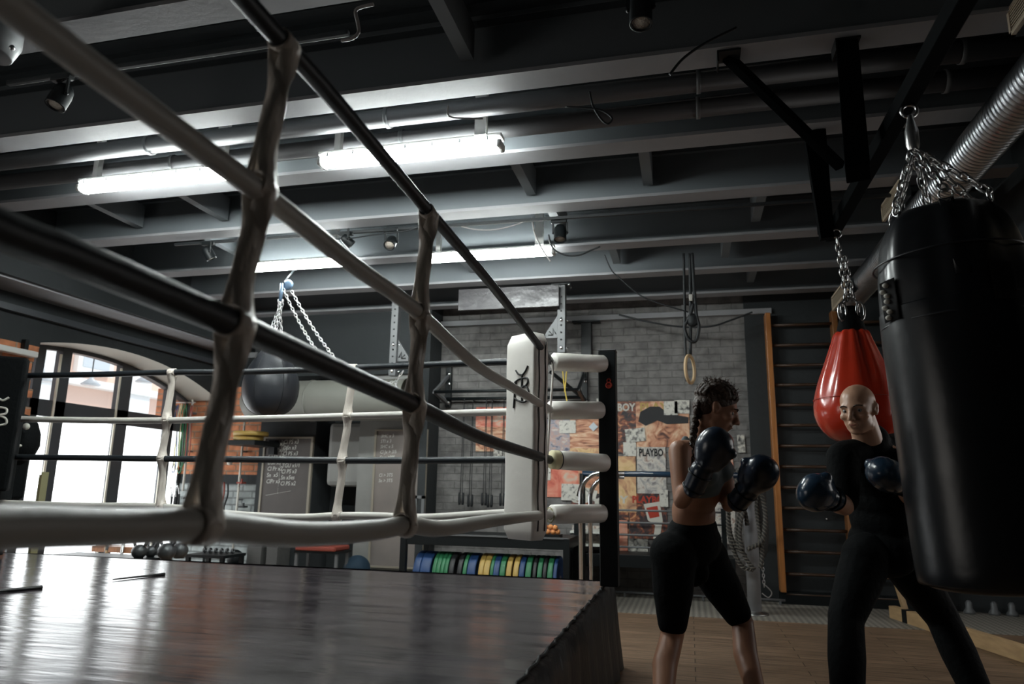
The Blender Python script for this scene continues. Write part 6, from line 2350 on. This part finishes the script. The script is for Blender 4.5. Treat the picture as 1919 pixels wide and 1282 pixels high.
for i in range(6):
    x = onY(380 + i * 10.5, 1045, 7.0).x
    r_ = (onY(400, 1027, 7.0).z - 0.36) / 2
    tag(build(MB().lathe([(0.02, 0), (r_ * .8, 0), (r_, 0.006), (r_, 0.024), (r_ * .8, 0.03), (0.02, 0.03), (0.02, 0)], (x, 7.0, 0.36 + r_), (1, 0.1, 0.18), 28), 'weight_plate', M['iron']),
        ['first', 'second', 'third', 'fourth', 'fifth', 'sixth'][i] + ' small dark plate from the left, leaning upright near the white pipe', 'weight plate', 'small dark plates leaning in a row')
# tripod-like legs and small stand near the window
for i, (a, b) in enumerate((((195, 1018), (212, 1046)), ((232, 1018), (224, 1046)), ((205, 1015), (190, 1040)))):
    p, q = onY(*a, 6.2), onY(*b, 6.2)
    build(MB().tube([p + V((0, 0, 0.1)), V((q.x, 6.2, 0.02))], 0.016, 8), 'stand_leg', [M['palewood'], M['steel'], M['rackgrey']][i], None,
          ['slanted pale wooden stick before the window foot', 'slanted bright steel stick before the window foot', 'slanted grey stick at the window foot, leftmost'][i], 'stick')
x0, x1, z0, z1 = rect(178, 1030, 262, 1040, 6.35)
tag(build(MB().box(x0, x1, 6.3, 6.5, 0.40, 0.46), 'crate_edge', M['orangewood']), 'low brown wooden ledge before the window foot', 'ledge')
# bench with red seat
x0, x1, z0, z1 = rect(566, 1022, 640, 1032, 7.3)
t = thing('bench', ((x0 + x1) / 2, 7.3, 0), 'black framed bench with a dull red seat in front of the dark niche', 'bench')
build(MB().box(x0, x1, 7.15, 7.5, z1 - 0.05, z1, 0.015), 'seat', M['redseat'], t)
build(MB().box(x0 - 0.02, x1 + 0.03, 7.17, 7.48, z1 - 0.075, z1 - 0.05), 'frame', M['black'], t)
for x in (x0, x1):
    for y in (7.2, 7.45):
        build(MB().box(x - 0.015, x + 0.015, y - 0.015, y + 0.015, 0, z1 - 0.07), 'leg', M['rackgrey'], t)
c = onY(682, 1035, 7.6)
tag(build(MB().ell((c.x - 0.05, 7.55, 0.20), 0.15, None, 20).lathe([(0, 0), (0.08, 0), (0.08, 0.06), (0, 0.06)], (c.x - 0.05, 7.55, 0.0), (0, 0, 1), 16), 'medicine_ball', M['balldark']), 'dark blue ball on the floor in the shade of the niche', 'ball')
for i, (a0, a1) in enumerate(((472, 498), (508, 528))):
    x0, x1, z0, z1 = rect(a0, 1016, a1, 1062, 7.8)
    tag(build(MB().box(x0, x1, 7.7, 7.98, 0, z1), 'block', M['block']), ['wider painted block at the foot of the dark chalkboard', 'narrow painted block at the foot of the dark chalkboard'][i], 'block', 'painted blocks under the chalkboard')
x0, x1, z0, z1 = rect(444, 1022, 458, 1050, 7.7)
t = thing('helmet', ((x0 + x1) / 2, 7.6, 0.35), 'small black rounded helmet beside the foot of the white pipe', 'helmet')
build(MB().ell(((x0 + x1) / 2, 7.6, z0 + 0.03), (0.09, 0.09, 0.10), None, 20).ell(((x0 + x1) / 2 + 0.05, 7.56, z0 - 0.03), (0.09, 0.07, 0.02), None, 14), 'shell', M['black'], t)
build(MB().box((x0 + x1) / 2 - 0.12, (x0 + x1) / 2 + 0.12, 7.5, 7.7, 0.0, z0 - 0.05), 'stand', M['black'], t)

# ================================================================== OUTSIDE
xf = -10.5
t = thing('facade', (xf, 8.0, 0), 'pink and white house front seen across the street through the arched window', 'building')
build(MB().box(xf - 0.3, xf, 1.0, 22.0, -1.0, 9.0), 'wall', M['pink'], t)
for k, y in enumerate((6.6, 9.0, 11.2, 13.6)):
    build(MB().box(xf, xf + 0.18, y, y + 0.62, -1.0, 9.0), 'pilaster', M['facade'], t)
for z in (2.0, 2.75):
    build(MB().box(xf, xf + 0.25, 1.0, 22.0, z, z + 0.12), 'ledge', M['facade'], t)
for y in (7.7, 10.1, 12.4):
    f_ = build(MB().box(xf, xf + 0.10, y, y + 0.8, 3.0, 5.4), 'window', M['facade'], t)
    build(MB().box(xf + 0.10, xf + 0.11, y + 0.1, y + 0.7, 3.1, 5.3), 'pane', M['facwin'], f_)
struct('ground', MB().box(-14, -6.55, -2, 24, -1.2, -1.0), M['facade'])
for i, (x, y) in enumerate(((170, 720), (78, 712), (270, 715))):
    p = onX(x, y, -8.2)
    t = thing('street_lamp', p, ['white cone street lamp seen through the middle upper window pane', 'white cone street lamp seen through the left upper window pane', 'white cone street lamp seen through the right upper window pane'][i], 'street lamp', 'lamps strung across the street')
    build(MB().lathe([(0, 0.16), (0.02, 0.15), (0.03, 0.08), (0.13, 0.0), (0.12, -0.02), (0, -0.02)], p, (0, 0, 1), 20), 'shade', M['facwin'], t)
    build(MB().tube([p + V((0, 0, 0.15)), p + V((0, 0, 1.2))], 0.008, 6), 'wire', M['cable'], t)
